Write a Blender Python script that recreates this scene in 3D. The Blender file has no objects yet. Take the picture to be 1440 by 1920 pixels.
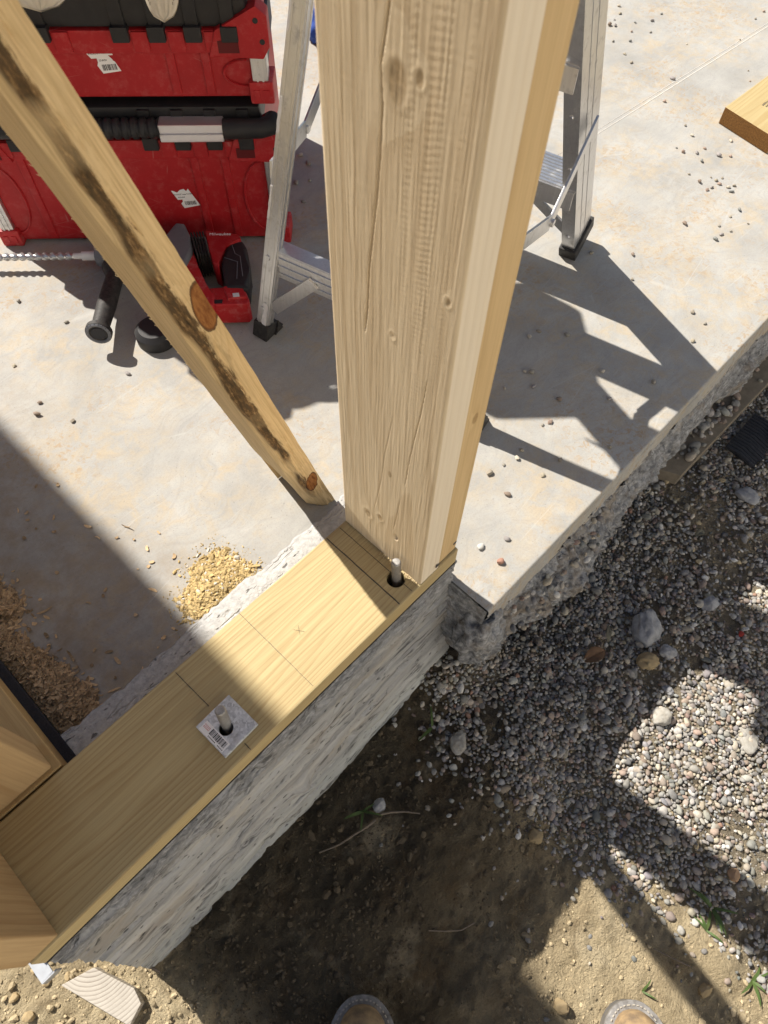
import bpy, bmesh, math, random
import numpy as np
from mathutils import Matrix, Vector, Quaternion

random.seed(7)
RNG = np.random.default_rng(7)
scene = bpy.context.scene
COL = scene.collection

# ------------------------------------------------------------------ camera, sky, sun, exposure
cam_d = bpy.data.cameras.new('camera')
cam = bpy.data.objects.new('camera', cam_d)
COL.objects.link(cam)
cam_d.sensor_fit = 'HORIZONTAL'
cam_d.sensor_width = 36.0
cam_d.lens = 36.0 * 1328.9 / 1440.0
cam_d.clip_start = 0.01
cam_d.clip_end = 200
cam.matrix_world = Matrix(((0.69357132, 0.61779676, -0.37052123, -0.39186),
                           (-0.72018244, 0.60691452, -0.33614286, -0.21780),
                           (0.01720675, 0.49998193, 0.86586488, 0.84790),
                           (0, 0, 0, 1)))
cam_d.dof.use_dof = True
cam_d.dof.focus_distance = 1.12
cam_d.dof.aperture_fstop = 14.0
scene.camera = cam

SUN = Vector((-0.0663, 0.689, 0.722)).normalized()
world = bpy.data.worlds.new('World')
scene.world = world
world.use_nodes = True
wn = world.node_tree.nodes
wl = world.node_tree.links
sky = wn.new('ShaderNodeTexSky')
sky.sky_type = 'NISHITA'
sky.sun_disc = False
sky.sun_elevation = math.asin(SUN.z)
sky.sun_rotation = math.atan2(SUN.x, SUN.y)
sky.dust_density = 1.4
sky.ozone_density = 0.8
sky.air_density = 1.0
bg = wn['Background']
bg.inputs['Strength'].default_value = 0.052
wl.new(sky.outputs['Color'], bg.inputs['Color'])
sun_d = bpy.data.lights.new('sun', 'SUN')
sun_d.energy = 4.9
sun_d.angle = math.radians(0.53)
sun_d.color = (1.0, 0.94, 0.85)
sun = bpy.data.objects.new('sun', sun_d)
sun.rotation_mode = 'QUATERNION'
sun.rotation_quaternion = SUN.to_track_quat('Z', 'Y')
sun.location = SUN * 20
COL.objects.link(sun)
scene.view_settings.view_transform = 'Standard'
scene.view_settings.look = 'None'
scene.view_settings.exposure = 0.78
scene.view_settings.gamma = 1.0
scene.view_settings.use_curve_mapping = False
scene.render.engine = 'CYCLES'
scene.cycles.max_bounces = 6
scene.cycles.diffuse_bounces = 4
scene.cycles.use_denoising = True

ZS = -0.115      # top of the concrete slab
ZG = -0.42       # ground outside


# ------------------------------------------------------------------ numpy noise
def _h(ix, iy, iz, seed):
    n = (ix * 374761393 + iy * 668265263 + iz * 1274126177 + seed * 974634777) & 0xFFFFFFFF
    n = ((n ^ (n >> 13)) * 1274126177) & 0xFFFFFFFF
    n = ((n ^ (n >> 16)) * 2246822519) & 0xFFFFFFFF
    return ((n ^ (n >> 15)) & 0xFFFFFF) / float(0xFFFFFF)


def vn(x, y, z=0.0, seed=0):
    x, y, z = np.broadcast_arrays(np.asarray(x, float), np.asarray(y, float), np.asarray(z, float))
    ix, iy, iz = np.floor(x).astype(np.int64), np.floor(y).astype(np.int64), np.floor(z).astype(np.int64)
    fx, fy, fz = x - ix, y - iy, z - iz
    fx, fy, fz = fx * fx * (3 - 2 * fx), fy * fy * (3 - 2 * fy), fz * fz * (3 - 2 * fz)
    r = 0
    for dx in (0, 1):
        for dy in (0, 1):
            for dz in (0, 1):
                w = (fx if dx else 1 - fx) * (fy if dy else 1 - fy) * (fz if dz else 1 - fz)
                r = r + w * _h(ix + dx, iy + dy, iz + dz, seed)
    return r * 2 - 1


def fbm(x, y, z=0.0, oct=4, seed=0, gain=0.5):
    a, r, f = 1.0, 0, 1.0
    for o in range(oct):
        r = r + a * vn(np.asarray(x) * f, np.asarray(y) * f, np.asarray(z) * f, seed + o * 17)
        a *= gain
        f *= 2.03
    return r


def sstep(a, b, x):
    t = np.clip((x - a) / (b - a), 0, 1)
    return t * t * (3 - 2 * t)


# ------------------------------------------------------------------ materials
class NT:
    def __init__(self, name):
        self.m = bpy.data.materials.new(name)
        self.m.use_nodes = True
        self.t = self.m.node_tree
        self.n = self.t.nodes
        self.b = self.n['Principled BSDF']
        self.b.inputs['Specular IOR Level'].default_value = 0.25

    def link(self, v, sock):
        if isinstance(v, bpy.types.NodeSocket):
            self.t.links.new(v, sock)
        else:
            sock.default_value = v

    def coord(self, which='Object'):
        return self.n.new('ShaderNodeTexCoord').outputs[which]

    def mapv(self, v, scale=(1, 1, 1), loc=(0, 0, 0), rot=(0, 0, 0)):
        k = self.n.new('ShaderNodeMapping')
        self.link(v, k.inputs['Vector'])
        k.inputs['Scale'].default_value = scale
        k.inputs['Location'].default_value = loc
        k.inputs['Rotation'].default_value = rot
        return k.outputs[0]

    def noise(self, v, scale=5, detail=4, rough=0.55, dist=0.0, out='Fac'):
        k = self.n.new('ShaderNodeTexNoise')
        self.link(v, k.inputs['Vector'])
        k.inputs['Scale'].default_value = scale
        k.inputs['Detail'].default_value = detail
        k.inputs['Roughness'].default_value = rough
        k.inputs['Distortion'].default_value = dist
        return k.outputs[out]

    def voro(self, v, scale=5, feature='F1', out='Distance', rand=1.0):
        k = self.n.new('ShaderNodeTexVoronoi')
        k.feature = feature
        self.link(v, k.inputs['Vector'])
        k.inputs['Scale'].default_value = scale
        k.inputs['Randomness'].default_value = rand
        return k.outputs[out]

    def math(self, op, a, b=0.0, c=None, clamp=False):
        k = self.n.new('ShaderNodeMath')
        k.operation = op
        k.use_clamp = clamp
        self.link(a, k.inputs[0])
        self.link(b, k.inputs[1])
        if c is not None:
            self.link(c, k.inputs[2])
        return k.outputs[0]

    def sep(self, v):
        k = self.n.new('ShaderNodeSeparateXYZ')
        self.link(v, k.inputs[0])
        return k.outputs[0], k.outputs[1], k.outputs[2]

    def comb(self, x, y, z):
        k = self.n.new('ShaderNodeCombineXYZ')
        for i, v in enumerate((x, y, z)):
            self.link(v, k.inputs[i])
        return k.outputs[0]

    def ramp(self, f, stops, interp='LINEAR'):
        k = self.n.new('ShaderNodeValToRGB')
        self.link(f, k.inputs[0])
        cr = k.color_ramp
        cr.interpolation = interp
        while len(cr.elements) > len(stops):
            cr.elements.remove(cr.elements[-1])
        while len(cr.elements) < len(stops):
            cr.elements.new(0.5)
        for e, (p, c) in zip(cr.elements, stops):
            e.position = p
            if not hasattr(c, '__len__'):
                c = (c, c, c)
            e.color = (*c[:3], 1)
        return k.outputs[0]

    def mix(self, f, a, b, blend='MIX'):
        k = self.n.new('ShaderNodeMix')
        k.data_type = 'RGBA'
        k.blend_type = blend
        self.link(f, k.inputs['Factor'])
        for v, s in ((a, k.inputs['A']), (b, k.inputs['B'])):
            if not isinstance(v, bpy.types.NodeSocket) and len(v) == 3:
                v = (*v, 1)
            self.link(v, s)
        return k.outputs['Result']

    def bump(self, h, strength=0.3, dist=0.002, normal=None):
        k = self.n.new('ShaderNodeBump')
        self.link(h, k.inputs['Height'])
        k.inputs['Strength'].default_value = strength
        k.inputs['Distance'].default_value = dist
        if normal is not None:
            self.link(normal, k.inputs['Normal'])
        return k.outputs[0]

    def attr(self, name):
        k = self.n.new('ShaderNodeAttribute')
        k.attribute_name = name
        return k.outputs['Color']

    def out(self, color=None, rough=0.8, normal=None, metal=None, spec=None):
        if color is not None:
            if not isinstance(color, bpy.types.NodeSocket) and len(color) == 3:
                color = (*color, 1)
            self.link(color, self.b.inputs['Base Color'])
        self.link(rough, self.b.inputs['Roughness'])
        if normal is not None:
            self.link(normal, self.b.inputs['Normal'])
        if metal is not None:
            self.link(metal, self.b.inputs['Metallic'])
        if spec is not None:
            self.link(spec, self.b.inputs['Specular IOR Level'])
        return self.m


def wood_mat(name, axis, light, dark, pith, spacing=0.006, ring_amt=0.6, tint=None, tint_amt=0.0, knots=(),
             wander=0.012, fuzz=0.25, bump=0.25, blotch=0.25, sawmark=0.0, streak=None, endcol=None, rough=0.78):
    """Sawn softwood: growth rings round an off-board pith line, fibre, knots that push the rings aside."""
    k = NT(name)
    p = k.coord()
    x, y, z = k.sep(p)
    ax = 'xyz'.index(axis)
    s = [x, y, z]
    a, b = [s[i] for i in range(3) if i != ax]
    L = s[ax]
    st = [1.0, 1.0, 1.0]
    st[ax] = 0.10
    lowv = k.mapv(p, scale=st)
    wob = k.noise(lowv, 14, 3, 0.5, out='Color')
    wx, wy, _ = k.sep(wob)
    a2 = k.math('ADD', k.math('SUBTRACT', a, pith[0]), k.math('MULTIPLY', k.math('SUBTRACT', wx, 0.5), wander))
    b2 = k.math('ADD', k.math('SUBTRACT', b, pith[1]), k.math('MULTIPLY', k.math('SUBTRACT', wy, 0.5), wander))
    r = k.math('SQRT', k.math('ADD', k.math('MULTIPLY', a2, a2), k.math('MULTIPLY', b2, b2)))
    kn_f = None
    kn_core = None
    for (kx, ky, kz, kr) in knots:
        d3 = [k.math('SUBTRACT', s[i], (kx, ky, kz)[i]) for i in range(3)]
        sq = None
        for i in range(3):
            f = 0.5 if i == ax else 1.0
            t = k.math('MULTIPLY', d3[i], f)
            t = k.math('MULTIPLY', t, t)
            sq = t if sq is None else k.math('ADD', sq, t)
        d = k.math('DIVIDE', k.math('SQRT', sq), kr)
        push = k.math('MULTIPLY', k.math('POWER', 2.718, k.math('MULTIPLY', k.math('MULTIPLY', d, d), -0.35)), kr * 0.9)
        r = k.math('ADD', r, push)
        core = k.math('SUBTRACT', 1.0, k.math('SMOOTH_MIN', k.math('MULTIPLY', d, 1.2), 1.0, 0.2), clamp=True)
        kn_f = core if kn_f is None else k.math('MAXIMUM', kn_f, core)
    ring = k.math('FRACT', k.math('DIVIDE', r, spacing))
    ringc = k.ramp(ring, [(0.0, 0.0), (0.55, 0.25), (0.86, 1.0), (0.95, 0.9), (1.0, 0.0)])
    vary = k.noise(lowv, 22, 2, 0.5)
    ringc = k.math('MULTIPLY', k.math('MULTIPLY', ringc, ring_amt), k.ramp(vary, [(0.3, 0.45), (0.7, 1.0)]))
    col = k.mix(ringc, light, dark)
    st2 = [420.0, 420.0, 420.0]
    st2[ax] = 9.0
    fib = k.noise(k.mapv(p, scale=st2), 1.0, 3, 0.6)
    col = k.mix(k.math('MULTIPLY', k.ramp(fib, [(0.35, 1.0), (0.6, 0.0)]), fuzz), col, tuple(c * 0.62 for c in dark))
    big = k.noise(k.mapv(p, scale=st), 26, 4, 0.6)
    col = k.mix(k.math('MULTIPLY', k.ramp(big, [(0.35, 0.0), (0.75, 1.0)]), blotch), col, tuple(c * 0.8 for c in dark))
    if tint is not None:
        col = k.mix(tint_amt, col, tint)
    if kn_f is not None:
        kc = k.ramp(k.noise(p, 220, 3, 0.6), [(0.3, tuple(c * 0.45 for c in dark)), (0.7, tuple(c * 0.95 for c in dark))])
        col = k.mix(k.ramp(kn_f, [(0.05, 0.0), (0.3, 0.75), (1.0, 0.8)]), col, kc)
    if streak is not None:
        col = streak(k, p, s, col)
    if endcol is not None:
        g = k.n.new('ShaderNodeNewGeometry').outputs['Normal']
        gn = k.sep(g)[ax]
        ends = k.math('GREATER_THAN', k.math('ABSOLUTE', gn), 0.7)
        speck = k.noise(p, 900, 2, 0.7)
        ec = k.mix(k.ramp(speck, [(0.4, 0.0), (0.62, 1.0)]), endcol, tuple(min(1, c * 2.6) for c in endcol))
        ec = k.mix(k.math('MULTIPLY', ringc, 0.5), ec, tuple(c * 0.5 for c in endcol))
        col = k.mix(ends, col, ec)
    h = k.math('ADD', k.math('MULTIPLY', fib, 0.6), k.math('MULTIPLY', ringc, -0.5))
    if sawmark > 0:
        saw = k.noise(k.mapv(p, scale=tuple(260.0 if i == ax else 60.0 for i in range(3)), rot=(0.12, 0.12, 0.0)), 1.0, 2, 0.5)
        h = k.math('ADD', h, k.math('MULTIPLY', saw, sawmark))
    return k.out(col, rough, k.bump(h, bump, 0.0012), spec=0.2)


def slab_material():
    k = NT('slab_concrete')
    p = k.coord()
    q = k.mapv(p, scale=(1, 1, 0.2))
    base = k.ramp(k.noise(q, 9, 7, 0.62), [(0.3, (0.305, 0.297, 0.275)), (0.5, (0.37, 0.361, 0.335)), (0.7, (0.425, 0.415, 0.385))])
    trow = k.noise(k.mapv(q, scale=(9, 40, 9), rot=(0, 0, 0.6)), 1.0, 4, 0.6)
    base = k.mix(k.math('MULTIPLY', k.ramp(trow, [(0.45, 0.0), (0.75, 1.0)]), 0.35), base, (0.30, 0.30, 0.295))
    # tawny dust left in patches
    d1 = k.noise(q, 6.5, 3, 0.5)
    d2 = k.noise(q, 34, 6, 0.68, 0.6)
    dm = k.math('MULTIPLY', k.ramp(d1, [(0.36, 0.0), (0.58, 1.0)]), k.ramp(d2, [(0.43, 0.0), (0.62, 1.0)]))
    col = k.mix(k.math('MULTIPLY', dm, 0.6), base, (0.45, 0.355, 0.225))
    d3 = k.math('MULTIPLY', k.ramp(k.noise(q, 4.0, 2, 0.5), [(0.5, 0.0), (0.62, 1.0)]), k.ramp(k.noise(q, 85, 5, 0.7, 0.8), [(0.52, 0.0), (0.62, 1.0)]))
    col = k.mix(k.math('MULTIPLY', d3, 0.65), col, (0.37, 0.245, 0.12))
    # whitish lime bloom
    wb = k.math('MULTIPLY', k.ramp(k.noise(q, 3.2, 2, 0.5), [(0.46, 0.0), (0.66, 1.0)]), k.ramp(k.noise(q, 60, 5, 0.7), [(0.45, 0.0), (0.65, 1.0)]))
    col = k.mix(k.math('MULTIPLY', wb, 0.35), col, (0.50, 0.495, 0.475))
    sw = k.noise(k.mapv(q, scale=(5, 5, 5)), 1.0, 2, 0.5, out='Color')
    swv = k.n.new('ShaderNodeVectorMath')
    swv.operation = 'ADD'
    k.link(q, swv.inputs[0])
    sc = k.n.new('ShaderNodeVectorMath')
    sc.operation = 'SCALE'
    k.link(sw, sc.inputs[0])
    sc.inputs['Scale'].default_value = 0.35
    k.link(sc.outputs[0], swv.inputs[1])
    arcs = k.noise(k.mapv(swv.outputs[0], scale=(14, 130, 5), rot=(0, 0, 0.35)), 1.0, 4, 0.65)
    col = k.mix(k.math('MULTIPLY', k.ramp(arcs, [(0.5, 0.0), (0.72, 1.0)]), 0.30), col, (0.25, 0.248, 0.24))
    grn = k.noise(q, 420, 3, 0.7)
    col = k.mix(k.math('MULTIPLY', k.ramp(grn, [(0.35, 1.0), (0.55, 0.0)]), 0.22), col, (0.22, 0.21, 0.20))
    gx_, gy_, gz_ = k.sep(p)
    gm = k.math('MULTIPLY', k.math('SUBTRACT', -0.20, k.math('ADD', gx_, k.math('MULTIPLY', k.math('SUBTRACT', d1, 0.5), 0.5))), 5.0, clamp=True)
    gm = k.math('MULTIPLY', gm, k.ramp(k.noise(q, 26, 6, 0.7), [(0.40, 0.15), (0.62, 1.0)]))
    col = k.mix(k.math('MULTIPLY', gm, 0.6), col, (0.25, 0.19, 0.125))
    # dark specks
    sp = k.ramp(k.noise(q, 260, 2, 0.5), [(0.26, 1.0), (0.33, 0.0)])
    col = k.mix(k.math('MULTIPLY', sp, 0.5), col, (0.16, 0.15, 0.14))
    # hairline scratches
    scr = k.voro(k.mapv(q, scale=(3, 22, 1), rot=(0, 0, 0.9)), 1.0, 'DISTANCE_TO_EDGE')
    scm = k.math('MULTIPLY', k.ramp(scr, [(0.0, 1.0), (0.012, 0.0)]), k.ramp(k.noise(q, 8, 2), [(0.5, 0.0), (0.6, 1.0)]))
    col = k.mix(k.math('MULTIPLY', scm, 0.3), col, (0.52, 0.51, 0.49))
    h = k.math('ADD', k.math('MULTIPLY', k.noise(q, 300, 3, 0.6), 0.5), k.math('MULTIPLY', d2, 0.6))
    return k.out(col, 0.82, k.bump(h, 0.22, 0.0012), spec=0.25)


def wall_material():
    k = NT('wall_concrete')
    p = k.coord()
    x, y, z0 = k.sep(p)
    z = k.math('SUBTRACT', z0, 0.5)
    st = k.mapv(p, scale=(2.6, 14, 46), rot=(0, 0.16, 0))
    s1 = k.noise(st, 1.0, 7, 0.60, 0.4)
    col = k.ramp(s1, [(0.28, (0.19, 0.19, 0.19)), (0.43, (0.31, 0.31, 0.305)), (0.54, (0.385, 0.382, 0.37)), (0.70, (0.52, 0.512, 0.49))])
    tan = k.noise(k.mapv(p, scale=(6, 10, 16)), 1.0, 5, 0.6)
    col = k.mix(k.math('MULTIPLY', k.ramp(tan, [(0.5, 0.0), (0.68, 1.0)]), 0.4), col, (0.38, 0.31, 0.21))
    up = k.math('ADD', z, k.math('MULTIPLY', k.math('SUBTRACT', k.noise(k.mapv(p, scale=(9, 9, 20)), 1.0, 4, 0.6), 0.5), 0.10))
    rawm = k.ramp(up, [(0.0, 0.0), (1.0, 1.0)])
    upm = k.math('MULTIPLY', k.math('SUBTRACT', up, -0.155), 14.0, clamp=True)
    raw = k.ramp(k.noise(k.mapv(p, scale=(60, 150, 150)), 1.0, 6, 0.72), [(0.32, (0.07, 0.075, 0.085)), (0.5, (0.20, 0.205, 0.215)), (0.68, (0.44, 0.44, 0.45))])
    col = k.mix(k.math('MULTIPLY', upm, 0.85), col, raw)
    low = k.math('MULTIPLY', k.math('SUBTRACT', -0.30, up), 12.0, clamp=True)
    col = k.mix(k.math('MULTIPLY', low, 0.35), col, (0.52, 0.55, 0.52))
    cre = k.noise(k.mapv(p, scale=(4.0, 20, 62), rot=(0, 0.18, 0)), 1.0, 4, 0.55, 0.6)
    crm = k.math('MULTIPLY', k.ramp(cre, [(0.455, 0.0), (0.485, 1.0), (0.515, 0.0)]), k.ramp(k.noise(p, 26, 3, 0.6), [(0.48, 0.0), (0.58, 1.0)]))
    col = k.mix(k.math('MULTIPLY', crm, 0.75), col, (0.06, 0.058, 0.055))
    g = k.sep(k.n.new('ShaderNodeNewGeometry').outputs['Normal'])[2]
    topm = k.math('MULTIPLY', k.math('SUBTRACT', g, 0.6), 4.0, clamp=True)
    topc = k.ramp(k.noise(p, 120, 5, 0.7), [(0.3, (0.33, 0.325, 0.315)), (0.65, (0.50, 0.495, 0.48))])
    col = k.mix(topm, col, topc)
    pits = k.ramp(k.noise(k.mapv(p, scale=(70, 150, 190)), 1.0, 2, 0.5), [(0.27, 1.0), (0.34, 0.0)])
    col = k.mix(k.math('MULTIPLY', pits, 0.7), col, (0.05, 0.05, 0.05))
    h = k.math('SUBTRACT', k.math('ADD', k.math('MULTIPLY', k.noise(p, 240, 4, 0.7), k.math('ADD', 0.45, k.math('MULTIPLY', upm, 0.7))), k.math('ADD', k.math('MULTIPLY', s1, 1.4), k.math('MULTIPLY', crm, -1.5))), k.math('MULTIPLY', pits, 2.0))
    return k.out(col, 0.9, k.bump(h, 0.6, 0.003), spec=0.15)


def rag_material():
    k = NT('rough_concrete')
    p = k.coord()
    n1 = k.noise(p, 75, 6, 0.7)
    v = k.voro(p, 120)
    col = k.ramp(n1, [(0.3, (0.08, 0.081, 0.086)), (0.5, (0.25, 0.253, 0.26)), (0.70, (0.47, 0.472, 0.475))])
    col = k.mix(k.math('MULTIPLY', k.ramp(k.noise(p, 22, 4), [(0.5, 0.0), (0.65, 1.0)]), 0.5), col, (0.25, 0.19, 0.12))
    h = k.math('ADD', n1, k.math('MULTIPLY', v, -0.8))
    return k.out(col, 0.92, k.bump(h, 0.7, 0.004), spec=0.15)


def dirt_material():
    k = NT('dirt')
    p = k.coord()
    x, y, z = k.sep(p)
    n1 = k.noise(p, 7, 6, 0.62)
    col = k.ramp(n1, [(0.3, (0.38, 0.30, 0.185)), (0.5, (0.53, 0.43, 0.27)), (0.7, (0.64, 0.535, 0.35))])
    # dark soil by the footing, spread wider to paint shade into the colour
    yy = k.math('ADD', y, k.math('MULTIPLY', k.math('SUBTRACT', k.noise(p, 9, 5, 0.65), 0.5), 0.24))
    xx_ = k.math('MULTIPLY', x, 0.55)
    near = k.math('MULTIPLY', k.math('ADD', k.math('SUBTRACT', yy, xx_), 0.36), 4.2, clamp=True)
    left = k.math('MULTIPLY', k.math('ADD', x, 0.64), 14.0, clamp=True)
    damp_shade = k.math('MULTIPLY', near, left)
    col = k.mix(k.math('MULTIPLY', damp_shade, 0.86), col, (0.065, 0.052, 0.037))
    brown = k.ramp(k.noise(p, 15, 5, 0.7), [(0.52, 0.0), (0.68, 1.0)])
    col = k.mix(k.math('MULTIPLY', brown, 0.55), col, (0.15, 0.10, 0.055))
    pale = k.ramp(k.noise(p, 12, 4, 0.6), [(0.55, 0.0), (0.72, 1.0)])
    col = k.mix(k.math('MULTIPLY', pale, 0.5), col, (0.58, 0.49, 0.335))
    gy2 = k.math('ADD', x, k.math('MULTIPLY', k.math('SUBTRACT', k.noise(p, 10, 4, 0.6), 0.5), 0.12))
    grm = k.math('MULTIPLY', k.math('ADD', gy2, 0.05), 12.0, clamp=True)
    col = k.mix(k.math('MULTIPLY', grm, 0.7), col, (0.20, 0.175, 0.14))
    fine = k.noise(p, 330, 4, 0.75)
    col = k.mix(k.ramp(fine, [(0.3, 0.35), (0.5, 0.0)]), col, (0.10, 0.075, 0.045))
    ce = k.voro(k.mapv(p, scale=(1, 1, 0.3)), 55, 'DISTANCE_TO_EDGE')
    crk = k.math('MULTIPLY', k.ramp(ce, [(0.0, 1.0), (0.05, 0.0)]), k.ramp(k.noise(p, 11, 2), [(0.5, 0.0), (0.62, 1.0)]))
    h = k.math('SUBTRACT', k.math('ADD', fine, k.math('MULTIPLY', k.noise(p, 110, 6, 0.75), 1.8)), k.math('MULTIPLY', crk, 0.25))
    h = k.math('ADD', h, k.math('MULTIPLY', k.voro(k.mapv(p, scale=(1, 1, 0.4)), 170), 0.25))
    return k.out(col, 0.95, k.bump(h, 1.0, 0.006), spec=0.1)


def vcol_material(name, scale=160, amt=0.35, rough=0.75, bumps=0.3, spec=0.25):
    k = NT(name)
    p = k.coord()
    c = k.attr('tone')
    n = k.noise(p, scale, 4, 0.65)
    col = k.mix(k.math('MULTIPLY', k.ramp(n, [(0.3, 1.0), (0.65, 0.0)]), amt), c, (0.07, 0.06, 0.05))
    return k.out(col, rough, k.bump(n, bumps, 0.002), spec=spec)


def plain(name, color, rough=0.6, metal=0.0, scale=60, amt=0.25, dark=None, bump=0.1, spec=0.35, stretch=None):
    k = NT(name)
    p = k.coord()
    q = k.mapv(p, scale=stretch) if stretch else p
    n = k.noise(q, scale, 5, 0.65)
    d = dark if dark else tuple(c * 0.55 for c in color)
    col = k.mix(k.math('MULTIPLY', k.ramp(n, [(0.35, 1.0), (0.7, 0.0)]), amt), color, d)
    rr = k.math('ADD', rough - 0.08, k.math('MULTIPLY', n, 0.16))
    return k.out(col, rr, k.bump(n, bump, 0.001), metal=metal, spec=spec)


def red_material(name, color, dusty):
    """Moulded red plastic with dust film, scuffs and fine scratches."""
    k = NT(name)
    p = k.coord()
    n = k.noise(p, 30, 6, 0.7)
    col = k.mix(k.math('MULTIPLY', k.ramp(n, [(0.35, 1.0), (0.7, 0.0)]), 0.4), color, tuple(c * 0.62 for c in color))
    sc = k.ramp(k.voro(k.mapv(p, scale=(9, 9, 40), rot=(0.4, 0.5, 0.2)), 1.0, 'DISTANCE_TO_EDGE'), [(0.0, 1.0), (0.010, 0.0)])
    sc = k.math('MULTIPLY', sc, k.ramp(k.noise(p, 14, 3), [(0.52, 0.0), (0.62, 1.0)]))
    du = k.math('MULTIPLY', k.ramp(k.noise(p, 60, 7, 0.75), [(0.50, 0.0), (0.75, 1.0)]), dusty)
    col = k.mix(k.math('MAXIMUM', k.math('MULTIPLY', sc, 0.35), du), col, (0.46, 0.33, 0.30))
    return k.out(col, k.math('ADD', 0.36, k.math('MULTIPLY', n, 0.25)), k.bump(k.noise(p, 500, 2, 0.6), 0.08, 0.0005), spec=0.35)


def alu_material(name='aluminium', dull=0.0):
    k = NT(name)
    p = k.coord()
    br = k.noise(k.mapv(p, scale=(260, 260, 14)), 1.0, 3, 0.6)
    dirt = k.noise(p, 55, 5, 0.68)
    col = k.ramp(br, [(0.3, (0.62, 0.62, 0.63)), (0.7, (0.70, 0.70, 0.70))])
    dm = k.ramp(dirt, [(0.55, 0.0), (0.72, 0.55)])
    col = k.mix(dm, col, (0.34, 0.32, 0.29))
    rough = k.math('ADD', 0.34, k.math('MULTIPLY', dm, 0.35))
    scr = k.ramp(k.voro(k.mapv(p, scale=(30, 30, 9), rot=(0.5, 0.2, 0)), 1.0, 'DISTANCE_TO_EDGE'), [(0.0, 1.0), (0.02, 0.0)])
    col = k.mix(k.math('MULTIPLY', scr, 0.18), col, (0.34, 0.33, 0.32))
    return k.out(col, rough, k.bump(br, 0.15, 0.0006), metal=k.math('SUBTRACT', 0.9, k.math('MULTIPLY', dm, 0.7)))


def galv_material():
    k = NT('galvanised_steel')
    p = k.coord()
    v = k.voro(p, 330, 'F1', 'Color')
    vx = k.sep(v)[0]
    col = k.ramp(vx, [(0.0, (0.42, 0.44, 0.47)), (1.0, (0.72, 0.74, 0.77))])
    n = k.noise(p, 120, 4, 0.7)
    col = k.mix(k.ramp(n, [(0.5, 0.0), (0.7, 0.6)]), col, (0.82, 0.83, 0.85))
    return k.out(col, k.math('ADD', 0.42, k.math('MULTIPLY', n, 0.25)), k.bump(n, 0.15, 0.0006), metal=0.55)


M = {}
M['slab'] = slab_material()
M['wall'] = wall_material()
M['rag'] = rag_material()
M['dirt'] = dirt_material()
M['pebble'] = vcol_material('pebble_stone')
M['crumb'] = vcol_material('soil_crumb', 300, 0.3, 0.95, 0.5, 0.1)
M['chip'] = vcol_material('wood_chip', 400, 0.25, 0.85, 0.2, 0.15)
M['red'] = red_material('red_plastic', (0.43, 0.014, 0.018), 0.16)
M['red_recess_shade'] = plain('recess_shade_red', (0.11, 0.005, 0.007), 0.5)  # darker copy of the red, recess shade put into the colour
M['red_dusty'] = red_material('dusty_red_plastic', (0.50, 0.020, 0.024), 0.40)
M['black'] = plain('black_plastic', (0.018, 0.018, 0.020), 0.5, 0, 45, 0.3, (0.05, 0.045, 0.042), 0.08)
M['grey_plastic'] = plain('grey_plastic', (0.16, 0.165, 0.18), 0.45, 0, 90, 0.3, None, 0.06)
M['alu'] = alu_material()
M['rubber'] = plain('black_rubber', (0.013, 0.013, 0.014), 0.6, 0, 140, 0.4, (0.10, 0.09, 0.08), 0.2)
M['galv'] = galv_material()
M['bolt'] = plain('zinc_bolt', (0.42, 0.41, 0.40), 0.5, 0.6, 260, 0.5, (0.20, 0.19, 0.17), 0.2)
M['paper'] = plain('sticker_paper', (0.86, 0.84, 0.83), 0.6, 0, 200, 0.06, None, 0.02)
M['ink'] = plain('printing_ink', (0.03, 0.03, 0.035), 0.6)
M['red_ink'] = plain('red_printing_ink', (0.55, 0.05, 0.04), 0.6)
M['pencil'] = plain('pencil_graphite', (0.055, 0.05, 0.05), 0.6, 0, 500, 0.5, (0.16, 0.13, 0.08))
M['foam'] = plain('black_foam', (0.012, 0.012, 0.016), 0.9, 0, 700, 0.6, (0.05, 0.05, 0.06), 0.5)
M['leather'] = plain('pale_leather', (0.62, 0.56, 0.45), 0.85, 0, 150, 0.3, (0.42, 0.35, 0.25), 0.3)
M['boot'] = plain('tan_boot_leather', (0.42, 0.29, 0.15), 0.8, 0, 55, 0.9, (0.15, 0.11, 0.075), 0.7)
M['welt'] = plain('grey_boot_welt', (0.33, 0.32, 0.31), 0.9, 0, 90, 0.9, (0.12, 0.11, 0.10), 0.5)
M['stitch'] = plain('boot_stitching', (0.46, 0.42, 0.35), 0.8)
M['sole'] = plain('boot_sole_rubber', (0.10, 0.10, 0.105), 0.8, 0, 90, 0.6, (0.22, 0.19, 0.14), 0.3)
M['blue'] = plain('blue_fabric', (0.015, 0.06, 0.30), 0.8, 0, 120, 0.4, None, 0.4)
M['paint'] = plain('white_paint_splash', (0.72, 0.70, 0.69), 0.7, 0, 90, 0.2, None, 0.3)
M['leaf'] = plain('dry_brown_leaf', (0.23, 0.13, 0.07), 0.8, 0, 120, 0.5, None, 0.4)
M['leaf_grey'] = plain('dry_grey_leaf', (0.22, 0.20, 0.14), 0.8, 0, 120, 0.5, None, 0.4)
M['leaf_red'] = plain('red_leaf_scrap', (0.30, 0.03, 0.02), 0.7)
M['weed'] = plain('weed_blade', (0.055, 0.10, 0.022), 0.6, 0, 90, 0.4, (0.11, 0.13, 0.04), 0.2)
M['stick'] = plain('dead_twig', (0.24, 0.19, 0.14), 0.9, 0, 150, 0.6, (0.10, 0.08, 0.06), 0.5)
M['rock'] = plain('grey_rock', (0.42, 0.42, 0.42), 0.85, 0, 60, 0.75, (0.19, 0.19, 0.20), 0.7, spec=0.2)
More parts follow.
